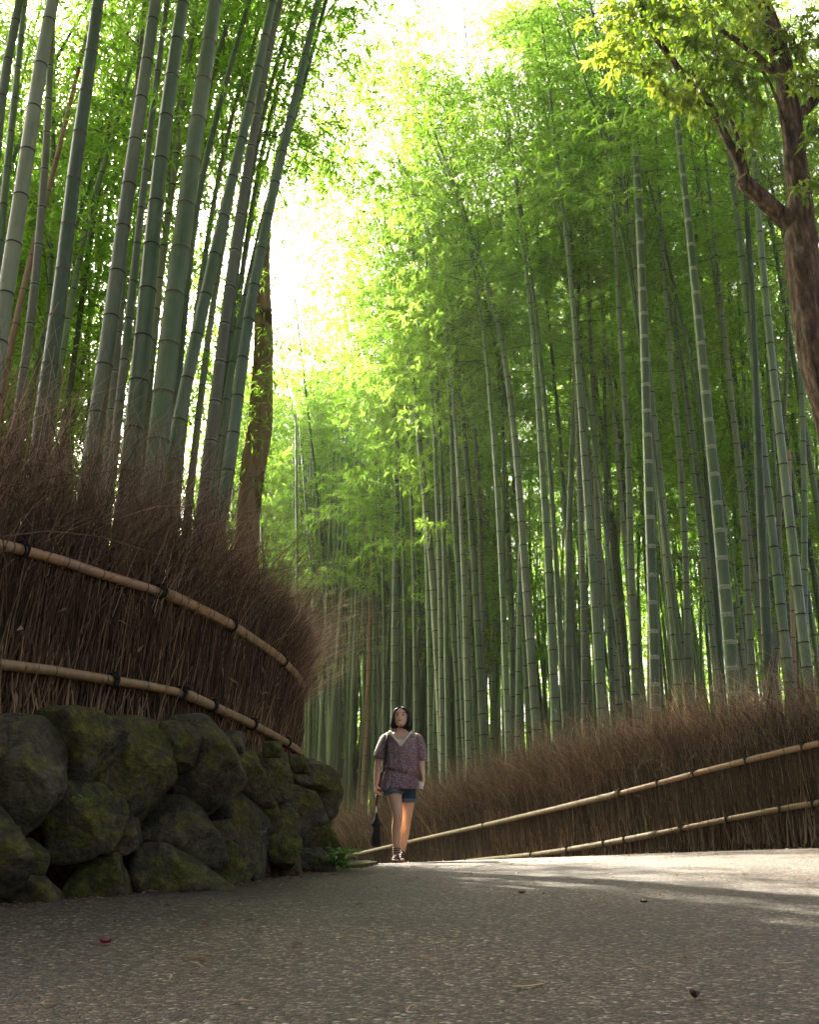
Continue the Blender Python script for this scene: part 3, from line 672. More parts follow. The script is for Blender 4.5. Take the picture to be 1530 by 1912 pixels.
# tall far bamboo beyond the bend, seen between the left culms and the near right grove
for q in range(30):
    while True:
        y = rnd.uniform(26.5, 38); px = rnd.uniform(395, 625) if q < 15 else rnd.uniform(375, 520); x = (px - 765) / FPX * y * .98
        if bool(inside(RPOLY, np.array([x]), np.array([y]))[0]) and float(pdist(RF, np.array([x]), np.array([y]))[0]) > .6 and ok(x, y, .7): break
    stl = ('green', 'deep')[q % 2]
    plant(x, y, 4 + q % 4, rnd.uniform(1.22, 1.48), rnd.uniform(0, 6.28), stl, .75, GL[stl], 'bamboo crowd of the right grove, ' + stl, (rnd.gauss(0, .02), rnd.gauss(0, .02)))
# bamboo standing beside and behind the camera: the same wood, it shades the road
for q in range(14):
    while True:
        x, y = rnd.uniform(-13, 13), rnd.uniform(-13, 11)
        if abs(x) < .46 * y + 2.4 or (-4 < x < 4.2 and y > -6): continue
        if 0 < x and not (y < RF[0][1] - 1 and x > 5): continue
        if ok(x, y, 1.3): break
    plant(x, y, rnd.randrange(8), rnd.uniform(.9, 1.1), rnd.uniform(0, 6.28), 'green', 1.1, 'stout green bamboo standing beside the road near the viewer', 'bamboo beside the near road', (rnd.gauss(0, .04), rnd.gauss(0, .04)))
LLAB = {'green': 'slim green bamboo culm far back on the left terrace', 'grey': 'slim grey green bamboo culm far back on the left terrace', 'deep': 'slim dark green bamboo culm far back on the left terrace'}
cnt = 0; tries = 0
while cnt < 62 and tries < 20000:
    tries += 1
    y = 10 + 19 * rnd.random(); x = rnd.uniform(-.50 * y - 2.5, -1)
    if not bool(inside(TPOLY, np.array([x]), np.array([y]))[0]): continue
    if float(pdist(LF, np.array([x]), np.array([y]))[0]) < (1.0 if y < 14 else .7): continue
    if not ok(x, y, .6): continue
    stl = rnd.choices(['green', 'deep', 'grey'], [40, 25, 30])[0]
    plant(x, y, rnd.choice((4, 4, 5, 6, 6, 7)), rnd.uniform(.9, 1.2), rnd.uniform(0, 6.28), stl, (.65, .85)[rnd.randrange(2)], LLAB[stl], 'bamboo crowd of the left terrace, ' + stl,
          (rnd.gauss(0, .03), rnd.gauss(.03, .03)))
    cnt += 1

# tall culms at the edge of the right grove, arching left over the path
ARCH = [(905, 15.8, 1.0, 1), (835, 17.3, 1.3, 1), (800, 18.2, .8, 1), (770, 19.3, 2.0, 2), (745, 20.4, 1.6, 2), (715, 21.6, .7, 2), (690, 22.8, .6, 1), (790, 18.4, 1.5, 2), (728, 21.0, 1.2, 1), (672, 24.0, 1.0, 2), (655, 25.5, 1.0, 2), (1010, 15.4, 1.2, 1),
        (372, 9.9, 1.5, -1), (385, 11.0, 1.8, -1), (375, 12.5, 2.0, -1), (300, 10.4, 1.6, -1), (240, 9.6, 1.8, -1), (60, 11.5, .8, -1), (130, 12.5, .9, -1), (200, 11.8, .8, -1), (265, 13.0, .9, -1),
        (1085, 15.5, 1.0, 2), (1150, 16.5, .8, 2), (1220, 15.2, 1.2, 2), (1300, 16.2, .9, 2), (1390, 15.0, 1.0, 2), (1040, 17.5, 1.2, 2)]
for q, (px, y, reach, sd_) in enumerate(ARCH):
    tall = 3.0 if sd_ == 2 else 0; sd_ = 1 if sd_ > 0 else -1; x = (px - 765) / FPX * y + (.35 if sd_ > 0 else 0); z = float(terr(x, y)) - .06; u = np.linspace(0, 1, 30); H_ = (14.8 if sd_ > 0 else 13.0) + (q % 3) * 1.0 + tall
    P = np.stack([-sd_ * reach * u ** 3.5, -.5 * u ** 2 * (q % 2), H_ * (u - .10 * u ** 5)], -1)
    if sd_ > 0: lab, grp = 'bamboo culm at the right grove edge, leafy top arching over the path', 'bamboo arching over the path from the right grove'
    if px > 1030: lab, grp = 'very tall bamboo culm in the right grove, leafy top near the upper right sky', 'tallest bamboo of the right grove'
    elif sd_ < 0: lab, grp = 'bamboo culm behind the left front row, leafy top leaning over the path', 'bamboo leaning over the path from the left terrace'
    r = thing('bamboo', lab, 'bamboo', (x, y, z), grp)
    culm_obj('culm', r, P, .055, .012, ST[('green', 'grey', 'deep')[q % 3]], gap=(.24, .38), sides=10, seed=q, ring=.013, band=.03)
    i = 17; e = P[29] - P[14]; rot = Vector(e).to_track_quat('Z', 'Y').to_euler(); child('foliage', CROWN[q % 5][0], r, P[i], rot, 1.12 + .08 * tall); child('branches', CROWN[q % 5][1], r, P[i], rot, 1.12 + .08 * tall)

# far sunlit foliage closing the grove: uncountable, one object
def far_foliage():
    r = np.random.default_rng(5); n_ = 170000; nc = 1500
    cl = r.integers(0, nc, n_); ca = r.uniform(-.62, .62, nc); cd = r.uniform(39, 54, nc); cz = r.uniform(0, 1, nc) ** .9; cr = r.uniform(.5, 1.3, nc)
    a = ca[cl] + r.normal(0, .014, n_) * cr[cl]; d = cd[cl] + r.normal(0, .7, n_)
    z = cz[cl] * 17 + r.normal(0, .55, n_) * cr[cl]
    x = d * np.tan(a); P = np.stack([x, d, z - 1.8], -1)
    dr = r.normal(0, 1, (n_, 3)) + np.array([0, 0, -.4]); up = np.array([0, 0, 1.]) + r.normal(0, .6, (n_, 3))
    V, F, T = leaves(P, dr, up, r.uniform(.22, .42, n_), r.uniform(.07, .13, n_), np.clip(r.normal(.5, .2, n_), 0, 1))
    return newmesh('far_foliage', V, F, M_LEAF, attrs={'tint': T})
fc = MB(); rc = random.Random(9)
for q in range(600):
    d = rc.uniform(24, 41); px = rc.uniform(535, 1600) if q % 2 else rc.uniform(420, 900); x = (px - 765) / FPX * d
    if not bool(inside(RPOLY, np.array([x]), np.array([d]))[0]): continue
    z = float(terr(x, d)) - .1; e = rc.gauss(0, .5)
    fc.tube([(x, d, z), (x + e * .3, d, z + 5), (x + e, d + rc.gauss(0, .4), z + 12)], [.06, .052, .025], 6)
fco = fc.build('far_culms', C_GREEN); fco['kind'] = 'stuff'
ff = far_foliage(); ff['kind'] = 'stuff'

# ------------------------------------------------------------------ brush fences
def brush_fence(line, L, sa, sb, base_f, H, name, label, n_low, n_top, vis, rw, seed, topspread=1.0, extra=()):
    r = np.random.default_rng(seed)
    root = thing(name, label, 'fence', (*L.at((vis[0] + vis[1]) / 2), float(base_f(*L.at((vis[0] + vis[1]) / 2)))))
    o0 = np.array(root.location)
    # core slab
    s = np.arange(sa, sb, .2); p = L.at(s); t = L.tan(s); nr = np.stack([t[:, 1], -t[:, 0]], -1)
    if line is RF: nr = -nr                                # towards the path
    zb = base_f(p[:, 0], p[:, 1]); hh = H + .05 * np.sin(s * 3) + r.normal(0, .03, len(s))
    a = np.concatenate([p - nr * .01, zb[:, None] - .08], 1); b = np.concatenate([p - nr * .01, (zb + hh)[:, None]], 1)
    c = np.concatenate([p - nr * .15, (zb + hh)[:, None]], 1); d = np.concatenate([p - nr * .15, zb[:, None] - .08], 1)
    V = np.stack([a, b, c, d], 1).reshape(-1, 3); i = np.arange(len(s) - 1)[:, None] * 4; q = np.array([0, 1, 2, 3])[None]; k = (q + 1) % 4
    newmesh('brush_core', V - o0, [np.stack([i + q, i + k, i + 4 + k, i + 4 + q], -1).reshape(-1, 4), np.array([[0, 1, 2, 3]]), np.array([[0, 1, 2, 3]]) + (len(s) - 1) * 4], M_CORE, root, smooth_=False)
    def samp(n_): return np.where(r.uniform(0, 1, n_) < .88, r.uniform(vis[0], vis[1], n_), r.uniform(sa, sb, n_))
    def make(n_, z0, z1, l0, l1, off, lean, leanout, radius, curl, tint, rng_=None):
        s = samp(n_) if rng_ is None else r.uniform(rng_[0], rng_[1], n_); p = L.at(s); t = L.tan(s); nr = np.stack([t[:, 1], -t[:, 0]], -1)
        if line is RF: nr = -nr
        zb = base_f(p[:, 0], p[:, 1]); z = zb + r.uniform(z0, z1, n_); ln = r.uniform(l0, l1, n_)
        side = r.normal(0, lean, n_); outw = r.normal(leanout[0], leanout[1], n_); of = r.uniform(*off, n_)
        P0 = np.concatenate([p + nr * of[:, None], z[:, None]], 1)
        dv = np.stack([t[:, 0] * side + nr[:, 0] * outw, t[:, 1] * side + nr[:, 1] * outw, np.ones(n_)], -1); dv = unit(dv)
        cv = np.stack([t[:, 0] * r.normal(0, curl, n_) + nr[:, 0] * r.normal(.02, curl, n_), t[:, 1] * r.normal(0, curl, n_), -abs(r.normal(0, curl, n_))], -1)
        u = np.linspace(0, 1, 5)[None, :, None]
        P = P0[:, None] + dv[:, None] * ln[:, None, None] * u + cv[:, None] * ln[:, None, None] * u ** 2 + np.cumsum(r.normal(0, .004, (n_, 5, 3)), 1)
        rad = (radius * r.uniform(.6, 1.4, n_))[:, None] * np.linspace(1, .35, 5)[None]
        return strands(P - o0, rad, np.clip(r.normal(tint, .30, n_), 0, 1))
    def join(parts):
        off_ = 0; Vs, Fs, Ts = [], [], []
        for (V, F, T) in parts: Vs.append(V); Fs.append(F + off_); Ts.append(T); off_ += len(V)
        return np.concatenate(Vs), np.concatenate(Fs), np.concatenate(Ts)
    V, F, T = join([make(int(n_low * .8), -.02, H - .35, .3, .7, (-.02, .035), .07, (.02, .03), rw * 1.1, .05, .38),
                    make(int(n_low * .2), -.04, .12, .22, .5, (.0, .06), .16, (-.06, .12), rw * 1.7, .06, .62)])
    newmesh('brush_stalks', V, F, M_STALK, root, attrs={'tint': T})
    V, F, T = join([make(int(n_top * .5), H - .30, H + .05, .3, .62, (-.16, .05), .26 * topspread, (.05, .2), rw * .8, .2, .45),
                    make(int(n_top * .32), H - .05, H + .22, .3, .65, (-.18, .06), .42 * topspread, (.06, .3), rw * .62, .30, .5),
                    make(int(n_top * .18), H + .0, H + .4, .35, 1.0, (-.16, .05), .40 * topspread, (.03, .28), rw * .6, .34, .6)] + [make(int(n_top * .035), H - .5, H + .2, .5, 1.2, (-.1, .06), .45, (.06, .22), rw * 1.25, .25, .45)] + [make(*e) for e in extra])
    newmesh('brush_tops', V, F, M_TWIG, root, attrs={'tint': T})
    # caught dry leaves
    nl = 170; s = samp(nl); p = L.at(s); t = L.tan(s); nr = np.stack([t[:, 1], -t[:, 0]], -1)
    if line is RF: nr = -nr
    P = np.concatenate([p + nr * r.uniform(.02, .09, nl)[:, None], (base_f(p[:, 0], p[:, 1]) + r.uniform(.05, H + .45, nl))[:, None]], 1) - o0
    V, F, T = leaves(P, r.normal(0, 1, (nl, 3)) + [0, 0, -.4], r.normal(0, 1, (nl, 3)), r.uniform(.04, .10, nl), r.uniform(.012, .026, nl), r.uniform(0, 1, nl), curl=.25)
    newmesh('dry_leaves', V, F, M_DRY, root, attrs={'tint': T})
    return root, o0
def rail_points(pix, line, off):
    ln = offset(line, off); return [hit(px, py, ln) for (px, py) in pix], ln
def rail(root, o0, pts, rad, ext0=None, ext1=None, joints=(), seed=0):
    """pole rail through points; split in separate poles at the given indices"""
    pts = [np.array(p) for p in pts]
    if ext0 is not None: pts = [np.array(e) for e in ext0] + pts
    if ext1 is not None: pts = pts + [np.array(e) for e in ext1]
    s = np.concatenate([[0], np.cumsum([np.linalg.norm(b - a) for a, b in zip(pts[:-1], pts[1:])])])
    ss = np.arange(0, s[-1], .06); P = np.stack([np.interp(ss, s, np.array(pts)[:, k]) for k in range(3)], -1)
    for _ in range(8): P[1:-1] = .25 * P[:-2] + .5 * P[1:-1] + .25 * P[2:]
    cuts = [0] + [int(np.argmin(np.linalg.norm(P - np.array(j), axis=1))) for j in joints] + [len(P) - 1]; cuts = sorted(set(cuts))
    poles = []
    for q, (a, b) in enumerate(zip(cuts[:-1], cuts[1:])):
        e = min(len(P) - 1, b + 2); f = 1 if q % 2 else .9
        o = culm_obj('rail_pole', root, P[a:e + 1] - o0, rad * f * 1.06, rad * f * .86, (C_RAIL, M_RINGG, C_RAIL), gap=(.24, .34), sides=14, seed=seed + q, ring=.008, band=.015, flare=1.05, jit=.2)
        poles.append((a, b, o))
    return P, poles
def ties(poles, o0, P, at_pts, rad, seed):
    r_ = random.Random(seed)
    for ap in at_pts:
        i = int(np.argmin(np.linalg.norm(P - np.array(ap), axis=1))); i = min(max(i, 1), len(P) - 2); c = P[i]; t = P[i + 1] - P[i - 1]; t /= np.linalg.norm(t)
        a = np.cross(t, [0, 0, 1.]); a /= np.linalg.norm(a); b = np.cross(t, a); mb = MB()
        for k in range(3):
            th = np.linspace(0, 2 * np.pi, 15); q = c + t * (.010 * (k - 1) + .004 * r_.uniform(-1, 1)) - o0
            mb.tube(q + rad * 1.13 * (np.cos(th)[:, None] * a + np.sin(th)[:, None] * b) + t * (.010 * np.sin(th + k))[:, None], .0062, 6)
        fr = a if a[1] < 0 else -a                        # knot on the side of the path
        kc = c + np.array([0, 0, rad * .95]) + fr * rad * .55 - o0
        for k in range(3):
            d = np.array([r_.uniform(-1, 1), r_.uniform(-1, 1), r_.uniform(-.6, .8)]); u = np.linspace(0, 1, 5)[:, None]
            mb.tube(kc + d * .045 * u + np.array([0, 0, -.03]) * u ** 2, .005, 5)
        th = np.linspace(0, 2 * np.pi, 9); mb.tube(kc + .012 * (np.cos(th)[:, None] * t + np.sin(th)[:, None] * np.array([0, 0, 1.])), .008, 6)
        mb.build('rope_tie', M_ROPE, next(o for a_, b_, o in poles if a_ <= i <= b_))
def tb(x, y): return G(x, y) + TER - .03
sA, sB = LFL.s_of(-2.75, 4.3), LFL.s_of(-1.75, 12.0)
lf, o0 = brush_fence(LF, LFL, .2, LFL.s_of(-5.8, 19.5), tb, 1.0, 'brush_fence', 'tall brown brush fence on top of the stone wall with bent bamboo rails', 11000, 13000, (sA, sB), .0034, 1, 1.0,
    [(1500, 1.0, 1.5, .5, 1.15, (-.3, .0), .26, (.0, .2), .0019, .22, .5, (sA, LFL.s_of(-1.3, 7.1))),
     (900, .55, 1.15, .5, 1.0, (-.1, .06), .25, (.45, .3), .0016, .25, .65, (LFL.s_of(-1.12, 8.8), LFL.s_of(-1.4, 11.0))),
     (18, .5, 1.1, .8, 1.4, (-.1, .06), .25, (.9, .4), .0016, .2, .8, (LFL.s_of(-1.10, 9.2), LFL.s_of(-1.4, 11.0)))])
up = [(0, 1018), (45, 1026), (110, 1045), (205, 1078), (312, 1108), (430, 1166), (520, 1226), (545, 1252)]
lo = [(0, 1241), (100, 1252), (205, 1270), (280, 1281), (345, 1295), (400, 1320), (470, 1352), (535, 1386), (556, 1400)]
U, lnU = rail_points(up, LF, .07); Lw, _ = rail_points(lo, LF, .09)
def extend(pts, line, back, L_, zs):
    """continue a rail along the fence outside the traced stretch"""
    return None
def cont(p, q, line, n_, step, sgn, zf):
    L_ = Line(line); s = L_.s_of(p[0], p[1]); res = []
    for k in range(1, n_): 
        s2 = s + sgn * step * k
        if s2 < .1 or s2 > L_.L - .1: break
        c = L_.at(s2); res.append((c[0], c[1], float(zf(c[0], c[1]))))
    return res
def railset(root, o0, pts, line, joints, tiepix, rad, seed, basef, n0, n1):
    ln = line; h0 = pts[0].z - float(basef(pts[0].x, pts[0].y)); h1 = pts[-1].z - float(basef(pts[-1].x, pts[-1].y))
    L_ = Line(ln); sg = -1 if L_.s_of(pts[0].x, pts[0].y) < L_.s_of(pts[-1].x, pts[-1].y) else 1
    e0 = cont(pts[0], None, ln, n0, .4, sg, lambda x, y: basef(x, y) + h0)[::-1]; e1 = cont(pts[-1], None, ln, n1, .4, -sg, lambda x, y: basef(x, y) + h1)
    P, poles = rail(root, o0, pts, rad, e0, e1, [hit(*j, ln) for j in joints], seed)
    ties(poles, o0, P, [hit(*j, ln) for j in tiepix], rad, seed)
railset(lf, o0, U, offset(LF, .07), [(312, 1108)], [(45, 1026), (306, 1106), (435, 1169), (528, 1232)], .036, 40, tb, 8, 10)
railset(lf, o0, Lw, offset(LF, .09), [(345, 1295), (400, 1320)], [(203, 1269), (340, 1293), (399, 1319), (470, 1352), (535, 1386)], .034, 50, tb, 8, 10)

def rb(x, y): return G(x, y) - .02
sA, sB = RFL.s_of(5.2, 9.7), RFL.s_of(-3, 24.6)
rf_, o1 = brush_fence(RF, RFL, .2, RFL.L - .5, rb, 1.12, 'brush_fence', 'long low brown brush fence with two straight bamboo rails along the right of the path', 13000, 21000, (sA, sB), .0042, 2, .8)
up = [(1530, 1387), (1395, 1420), (1299, 1444), (1228, 1463), (1159, 1481), (1030, 1512), (904, 1541), (764, 1572), (700, 1587), (640, 1600)]
lo = [(1530, 1498), (1460, 1510), (1357, 1530), (1278, 1546), (1169, 1568), (1060, 1587), (995, 1596), (873, 1608), (760, 1622)]
onR = offset(RF, -.08)
railset(rf_, o1, [hit(*p, onR) for p in up], onR, [(1159, 1481), (764, 1572)], [(904, 1541), (1159, 1481), (1228, 1463), (1299, 1444), (1395, 1420), (1500, 1394)], .037, 60, rb, 10, 10)
railset(rf_, o1, [hit(*p, onR) for p in lo], onR, [(1228, 1557)], [(873, 1608), (995, 1596), (1060, 1587), (1130, 1575), (1169, 1568), (1278, 1546), (1357, 1530), (1460, 1510), (1515, 1500)], .035, 70, rb, 10, 10)

# long loose twigs arching out of the left fence end towards the path
# ------------------------------------------------------------------ trees
def limb(mb, P, rad, n=14, seed=0, rough=.06):
    P = np.asarray(P, float); s = np.concatenate([[0], np.cumsum(np.linalg.norm(np.diff(P, axis=0), axis=1))]); ss = np.linspace(0, s[-1], max(6, int(s[-1] / .08)))
    Q = np.stack([np.interp(ss, s, P[:, k]) for k in range(3)], -1); rr = np.interp(ss, s, rad)
    for _ in range(5): Q[1:-1] = .25 * Q[:-2] + .5 * Q[1:-1] + .25 * Q[2:]
    V, F = tube(Q, rr, n)
    for k in range(len(V)):
        c = Q[k // n]; d = V[k] - c; f = noise.noise(Vector((d[0] * 9 / max(rr[k // n], .02) * .08, d[1] * 9 / max(rr[k // n], .02) * .08, V[k][2] * 1.6 + seed))) + .5 * noise.noise(Vector(V[k] * 14))
        V[k] = c + d * (1 + rough * 2 * f)
    mb.add(V, F); return Q
tree = thing('broadleaf_tree', 'dark brown broadleaf tree with a sawn side branch at the upper right', 'tree')
D = 10.4
def tp(px, py, d=D): return np.array(at(px, py, d))
tbm = MB()
foot = np.array([5.75, D + .3, float(terr(5.75, D)) - .1])
trunk = [foot, foot + np.array([-.1, 0, 1.8]), tp(1590, 900), tp(1556, 760), tp(1520, 640), tp(1504, 540), tp(1497, 440), tp(1494, 360), tp(1478, 220), tp(1462, 120), tp(1440, 40), tp(1405, -40), tp(1380, -160), tp(1370, -330)]
limb(tbm, trunk, [.34, .27, .24, .215, .195, .19, .185, .15, .135, .125, .11, .09, .07, .03], 18, 1, .11)
limb(tbm, [tp(1490, 425), tp(1455, 400), tp(1425, 370), tp(1385, 336)], [.12, .115, .11, .105], 14, 2, .05)
limb(tbm, [tp(1480, 230), tp(1520, 190), tp(1570, 120), tp(1600, -50)], [.08, .07, .06, .03], 10, 3)
limb(tbm, [tp(1392, 344), tp(1393, 322), tp(1372, 285), tp(1340, 225), tp(1322, 180), tp(1290, 130)], [.075, .07, .058, .045, .035, .02], 12, 4)
limb(tbm, [tp(1395, 325), tp(1383, 270), tp(1370, 235), tp(1350, 180)], [.04, .032, .026, .015], 10, 5)
limb(tbm, [tp(1330, 200), tp(1262, 120, 10.1), tp(1225, 70, 9.9), tp(1200, 30, 9.8), tp(1180, -40, 9.7)], [.03, .045, .042, .035, .02], 10, 6)
limb(tbm, [tp(1470, 160), tp(1400, 90), tp(1320, 40), tp(1240, -10)], [.06, .045, .03, .015], 10, 7)
limb(tbm, [tp(1480, 260), tp(1430, 130, 10.1), tp(1392, 118, 10), tp(1340, 105, 9.9)], [.02, .016, .012, .008], 8, 8)
limb(tbm, [tp(1610, 170), tp(1530, 168), tp(1460, 140), tp(1400, 120)], [.02, .016, .012, .008], 8, 9)
limb(tbm, [tp(1610, 190), tp(1500, 150), tp(1440, 118)], [.02, .014, .008], 8, 10)
tbm.build('trunk', M_BARK, tree)
cm = MB(); q = tp(1385, 336); e = unit(tp(1385, 336) - tp(1425, 370)); V, F = tube([q - e * .01, q + e * .012], [.106, .10], 14); cm.add(V, F); cm.build('cut_end', M_WOODCUT, tree)
def broad_leaves(clumps, seed):
    r = np.random.default_rng(seed); P, Dr, T, tw = [], [], [], []
    for (px, py, d, rad, n_, tone) in clumps:
        c = tp(px, py, d); ns = max(3, int(n_ / 5.5))
        for _ in range(ns):
            v = unit(r.normal(0, 1, 3)) * rad * 1.15 * r.uniform(.05, 1) ** .6; v[2] *= .75; e_ = c + v; st = c + v * .3 + r.normal(0, .05, 3)
            u = np.linspace(0, 1, 6)[:, None]; line = st + (e_ - st) * u - np.array([0, 0, .08]) * u ** 2; tw.append(line)
            k = r.integers(8, 14); f = r.uniform(.35, 1, k)[:, None]; P.append(st + (e_ - st) * f - np.array([0, 0, .08]) * f ** 2)
            Dr.append(unit(e_ - st) * .5 + r.normal(0, .55, (k, 3)) + np.array([0, 0, -.55])); T.append(np.clip(r.normal(tone, .2, k), 0, 1))
    P = np.concatenate(P); Dr = np.concatenate(Dr); T = np.concatenate(T); n_ = len(P)
    return leaves(P, Dr, np.array([0, 0, 1.]) + r.normal(0, .5, (n_, 3)), r.uniform(.09, .17, n_), r.uniform(.035, .058, n_), T, .18, .1), strands(np.array(tw), np.tile(np.linspace(.006, .0018, 6), (len(tw), 1)), np.full(len(tw), .3))
cl = []
r_ = random.Random(4)
for (px, py, d, rad, n_, tone) in [(1235, 40, 9.8, .45, 170, .35), (1180, 60, 9.7, .40, 130, .6), (1150, 110, 9.7, .38, 110, .8), (1215, 120, 9.7, .3, 80, .8), (1130, 30, 9.8, .35, 80, .6), (1290, 30, 10, .5, 200, .4),
        (1270, 180, 9.8, .30, 90, .8), (1250, 175, 9.8, .2, 50, .95), (1330, 110, 10, .5, 220, .3), (1300, 170, 10, .36, 130, .25), (1390, 150, 10, .5, 200, .3), (1400, 60, 10.4, .55, 200, .5), (1350, -30, 10.2, .7, 260, .4),
        (1400, 250, 10, .28, 70, .5), (1500, 60, 10.1, .5, 170, .5), (1540, 240, 9.9, .38, 110, .3), (1525, 330, 9.9, .26, 60, .4), (1530, 150, 10, .5, 150, .45),
        (1420, 30, 9.9, .3, 60, .9), (1250, -80, 9.9, .7, 250, .4), (1450, -100, 10.2, .8, 260, .4), (1345, 215, 10, .25, 60, .4), (1210, 0, 9.6, .35, 110, .3), (1290, 70, 9.5, .25, 60, .2)]:
    cl.append((px, py, d, rad, n_, tone))
lv, tw = broad_leaves(cl, 8)
newmesh('crown', np.concatenate([lv[0], tw[0]]), [lv[1], tw[1] + len(lv[0])], None, tree, mats=[M_BROAD, M_BARK], midx=np.concatenate([np.zeros(len(lv[1])), np.ones(len(tw[1]))]), attrs={'tint': np.concatenate([lv[2], tw[2]])})

snag = thing('tree_snag', 'broken mossy brown tree trunk between the left bamboo and the sky gap', 'tree')
sb_ = MB(); DS = 11.3
f0 = at(462, 985, DS); ft = np.array([f0.x - .06, f0.y, float(terr(f0.x, f0.y)) - .1])
limb(sb_, [ft, tp(462, 985, DS), tp(472, 880, DS), tp(485, 790, DS), tp(491, 700, DS), tp(493, 640, DS), tp(492, 580, DS), tp(491, 530, DS), tp(493, 470, DS), tp(500, 400, DS), tp(514, 320, DS), tp(530, 240, DS)], [.18, .152, .145, .165, .13, .125, .115, .098, .075, .06, .045, .02], 16, 5, .06)
sb_.build('trunk', M_BARK2, snag)
def small_leaves(clumps, ln, wd, seed, tone=.6, spread=1.0):
    r = np.random.default_rng(seed); P, Dr = [], []
    for (c, rad, n_) in clumps:
        P.append(np.array(c) + r.normal(0, rad * .5, (n_, 3))); Dr.append(r.normal(0, 1, (n_, 3)) + np.array([0, 0, -.35]))
    P = np.concatenate(P); Dr = np.concatenate(Dr); n_ = len(P)
    return leaves(P, Dr, np.array([0, 0, 1.]) + r.normal(0, .4, (n_, 3)), r.uniform(.7, 1.3, n_) * ln, r.uniform(.7, 1.2, n_) * wd, np.clip(r.normal(tone, .2, n_), 0, 1))
V, F, T = small_leaves([(tp(500, 705, 10.9), .22, 60), (tp(480, 740, 10.9), .2, 50), (tp(505, 620, 10.9), .2, 40), (tp(475, 780, 10.9), .2, 40), (tp(520, 650, 11.0), .22, 40), (tp(478, 830, 11), .15, 20), (tp(520, 330, 11), .35, 90), (tp(500, 420, 11), .25, 60), (tp(530, 250, 11), .4, 90), (tp(490, 520, 10.9), .2, 40)], .13, .022, 9)
newmesh('foliage', V, F, M_LEAF, snag, attrs={'tint': T})
# ------------------------------------------------------------------ small plants
def fern(px, py, d, label, n_, h, seed, ln=.10, wd=.022, group=None):
    r = np.random.default_rng(seed); c = np.array(at(px, py, d)); c[2] = float(terr(c[0], c[1])) - .01 if py > 1515 or py < 1400 else c[2]; root = thing('undergrowth_plant', label, 'plant', tuple(c), group)
    P, Dr, tw = [], [], []
    for q in range(n_):
        az = r.uniform(0, 6.28); L_ = h * r.uniform(.6, 1.2); u = np.linspace(0, 1, 6)[:, None]
        d_ = np.array([math.cos(az) * .7, math.sin(az) * .7 - .15, .8]); line = d_ * L_ * u - np.array([0, 0, .32]) * L_ * u ** 2; tw.append(line)
        for k in range(8):
            f = .25 + .75 * k / 7; P.append(d_ * L_ * f - np.array([0, 0, .32]) * L_ * f ** 2); s = np.cross(d_, [0, 0, 1]); Dr.append(d_ * .6 + s * (1 if k % 2 else -1) * .9 + r.normal(0, .2, 3) - np.array([0, 0, .3]))
    P = np.array(P); n2 = len(P)
    V, F, T = leaves(P, np.array(Dr), np.array([0, 0, 1.]) + r.normal(0, .2, (n2, 3)), r.uniform(.7, 1.2, n2) * ln, r.uniform(.8, 1.2, n2) * wd, np.clip(r.normal(.6, .2, n2), 0, 1))
    newmesh('leaves', V, F, M_FERN, root, attrs={'tint': T}); V, F, T = strands(np.array(tw), np.tile(np.linspace(.003, .001, 6), (len(tw), 1)), np.full(len(tw), .5)); newmesh('stems', V, F, M_TWIGG, root, attrs={'tint': T})
fern(612, 1632, 8.25, 'bright green leafy weed at the foot of the stone wall end', 28, .30, 1, .11, .032)
fern(628, 1634, 8.9, 'small green weed beside the leafy one, nearer the gutter', 9, .15, 2, .08, .026)
fern(152, 1500, 4.55, 'tiny pale green sprig rooted between two wall boulders', 3, .05, 3, .035, .012)
fern(1310, 1318, 12.6, 'low bamboo grass tuft behind the right fence below the thick banded culm', 16, .5, 4, .13, .022)
fern(1275, 1345, 13.2, 'low bamboo grass tuft behind the right fence between the banded culms', 12, .45, 5, .12, .02)
fern(1490, 1255, 11.9, 'leafy shrub behind the right end of the brush fence', 22, .7, 6, .14, .03)

# kerb slabs and gutter by the end of the wall
def slab(name, label, corners, zt, th, seed, cat):
    r_ = random.Random(seed); n_ = 5; mb = MB(); bm = bmesh.new(); P = [Vector((x, y, 0)) for x, y in corners]; rings = []
    for (f, z) in ((1, -th), (1.0, -.02), (.985, -.006), (.96, 0)):
        c = sum(P, Vector()) / len(P); ring = []
        for k in range(len(P)):
            for q in range(n_):
                p = P[k].lerp(P[(k + 1) % len(P)], q / n_); p = c + (p - c) * f; w = noise.noise(Vector((p.x * 6, p.y * 6, seed))) * .02
                ring.append(bm.verts.new((p.x + w, p.y + w, zt(p.x, p.y) + z + w * .4)))
        rings.append(ring)
    for a, b in zip(rings[:-1], rings[1:]):
        for k in range(len(a)): bm.faces.new((a[k], a[(k + 1) % len(a)], b[(k + 1) % len(a)], b[k]))
    bm.faces.new(rings[-1]); me = bpy.data.meshes.new(name); bm.to_mesh(me); bm.free(); me.materials.append(M_ROCK)
    o = bpy.data.objects.new(name, me); COL.objects.link(o); return tag(o, label, cat)
def gz(h): return lambda x, y: float(G(x, y)) + h
k1 = at(645, 1622, 9.9); k2 = at(712, 1617, 9.5)
slab('kerb_stone', 'flat mossy kerb slab at the path edge left of the person', [(-.62, 8.9), (-.36, 8.95), (-.30, 9.75), (-.55, 9.75)], gz(.03), .12, 2, 'kerb stone')
slab('kerb_stone', 'narrow kerb slab at the path edge beside the wall end, behind the gutter', [(-.95, 10.05), (-.38, 9.95), (-.36, 10.25), (-.95, 10.3)], gz(.035), .12, 5, 'kerb stone')

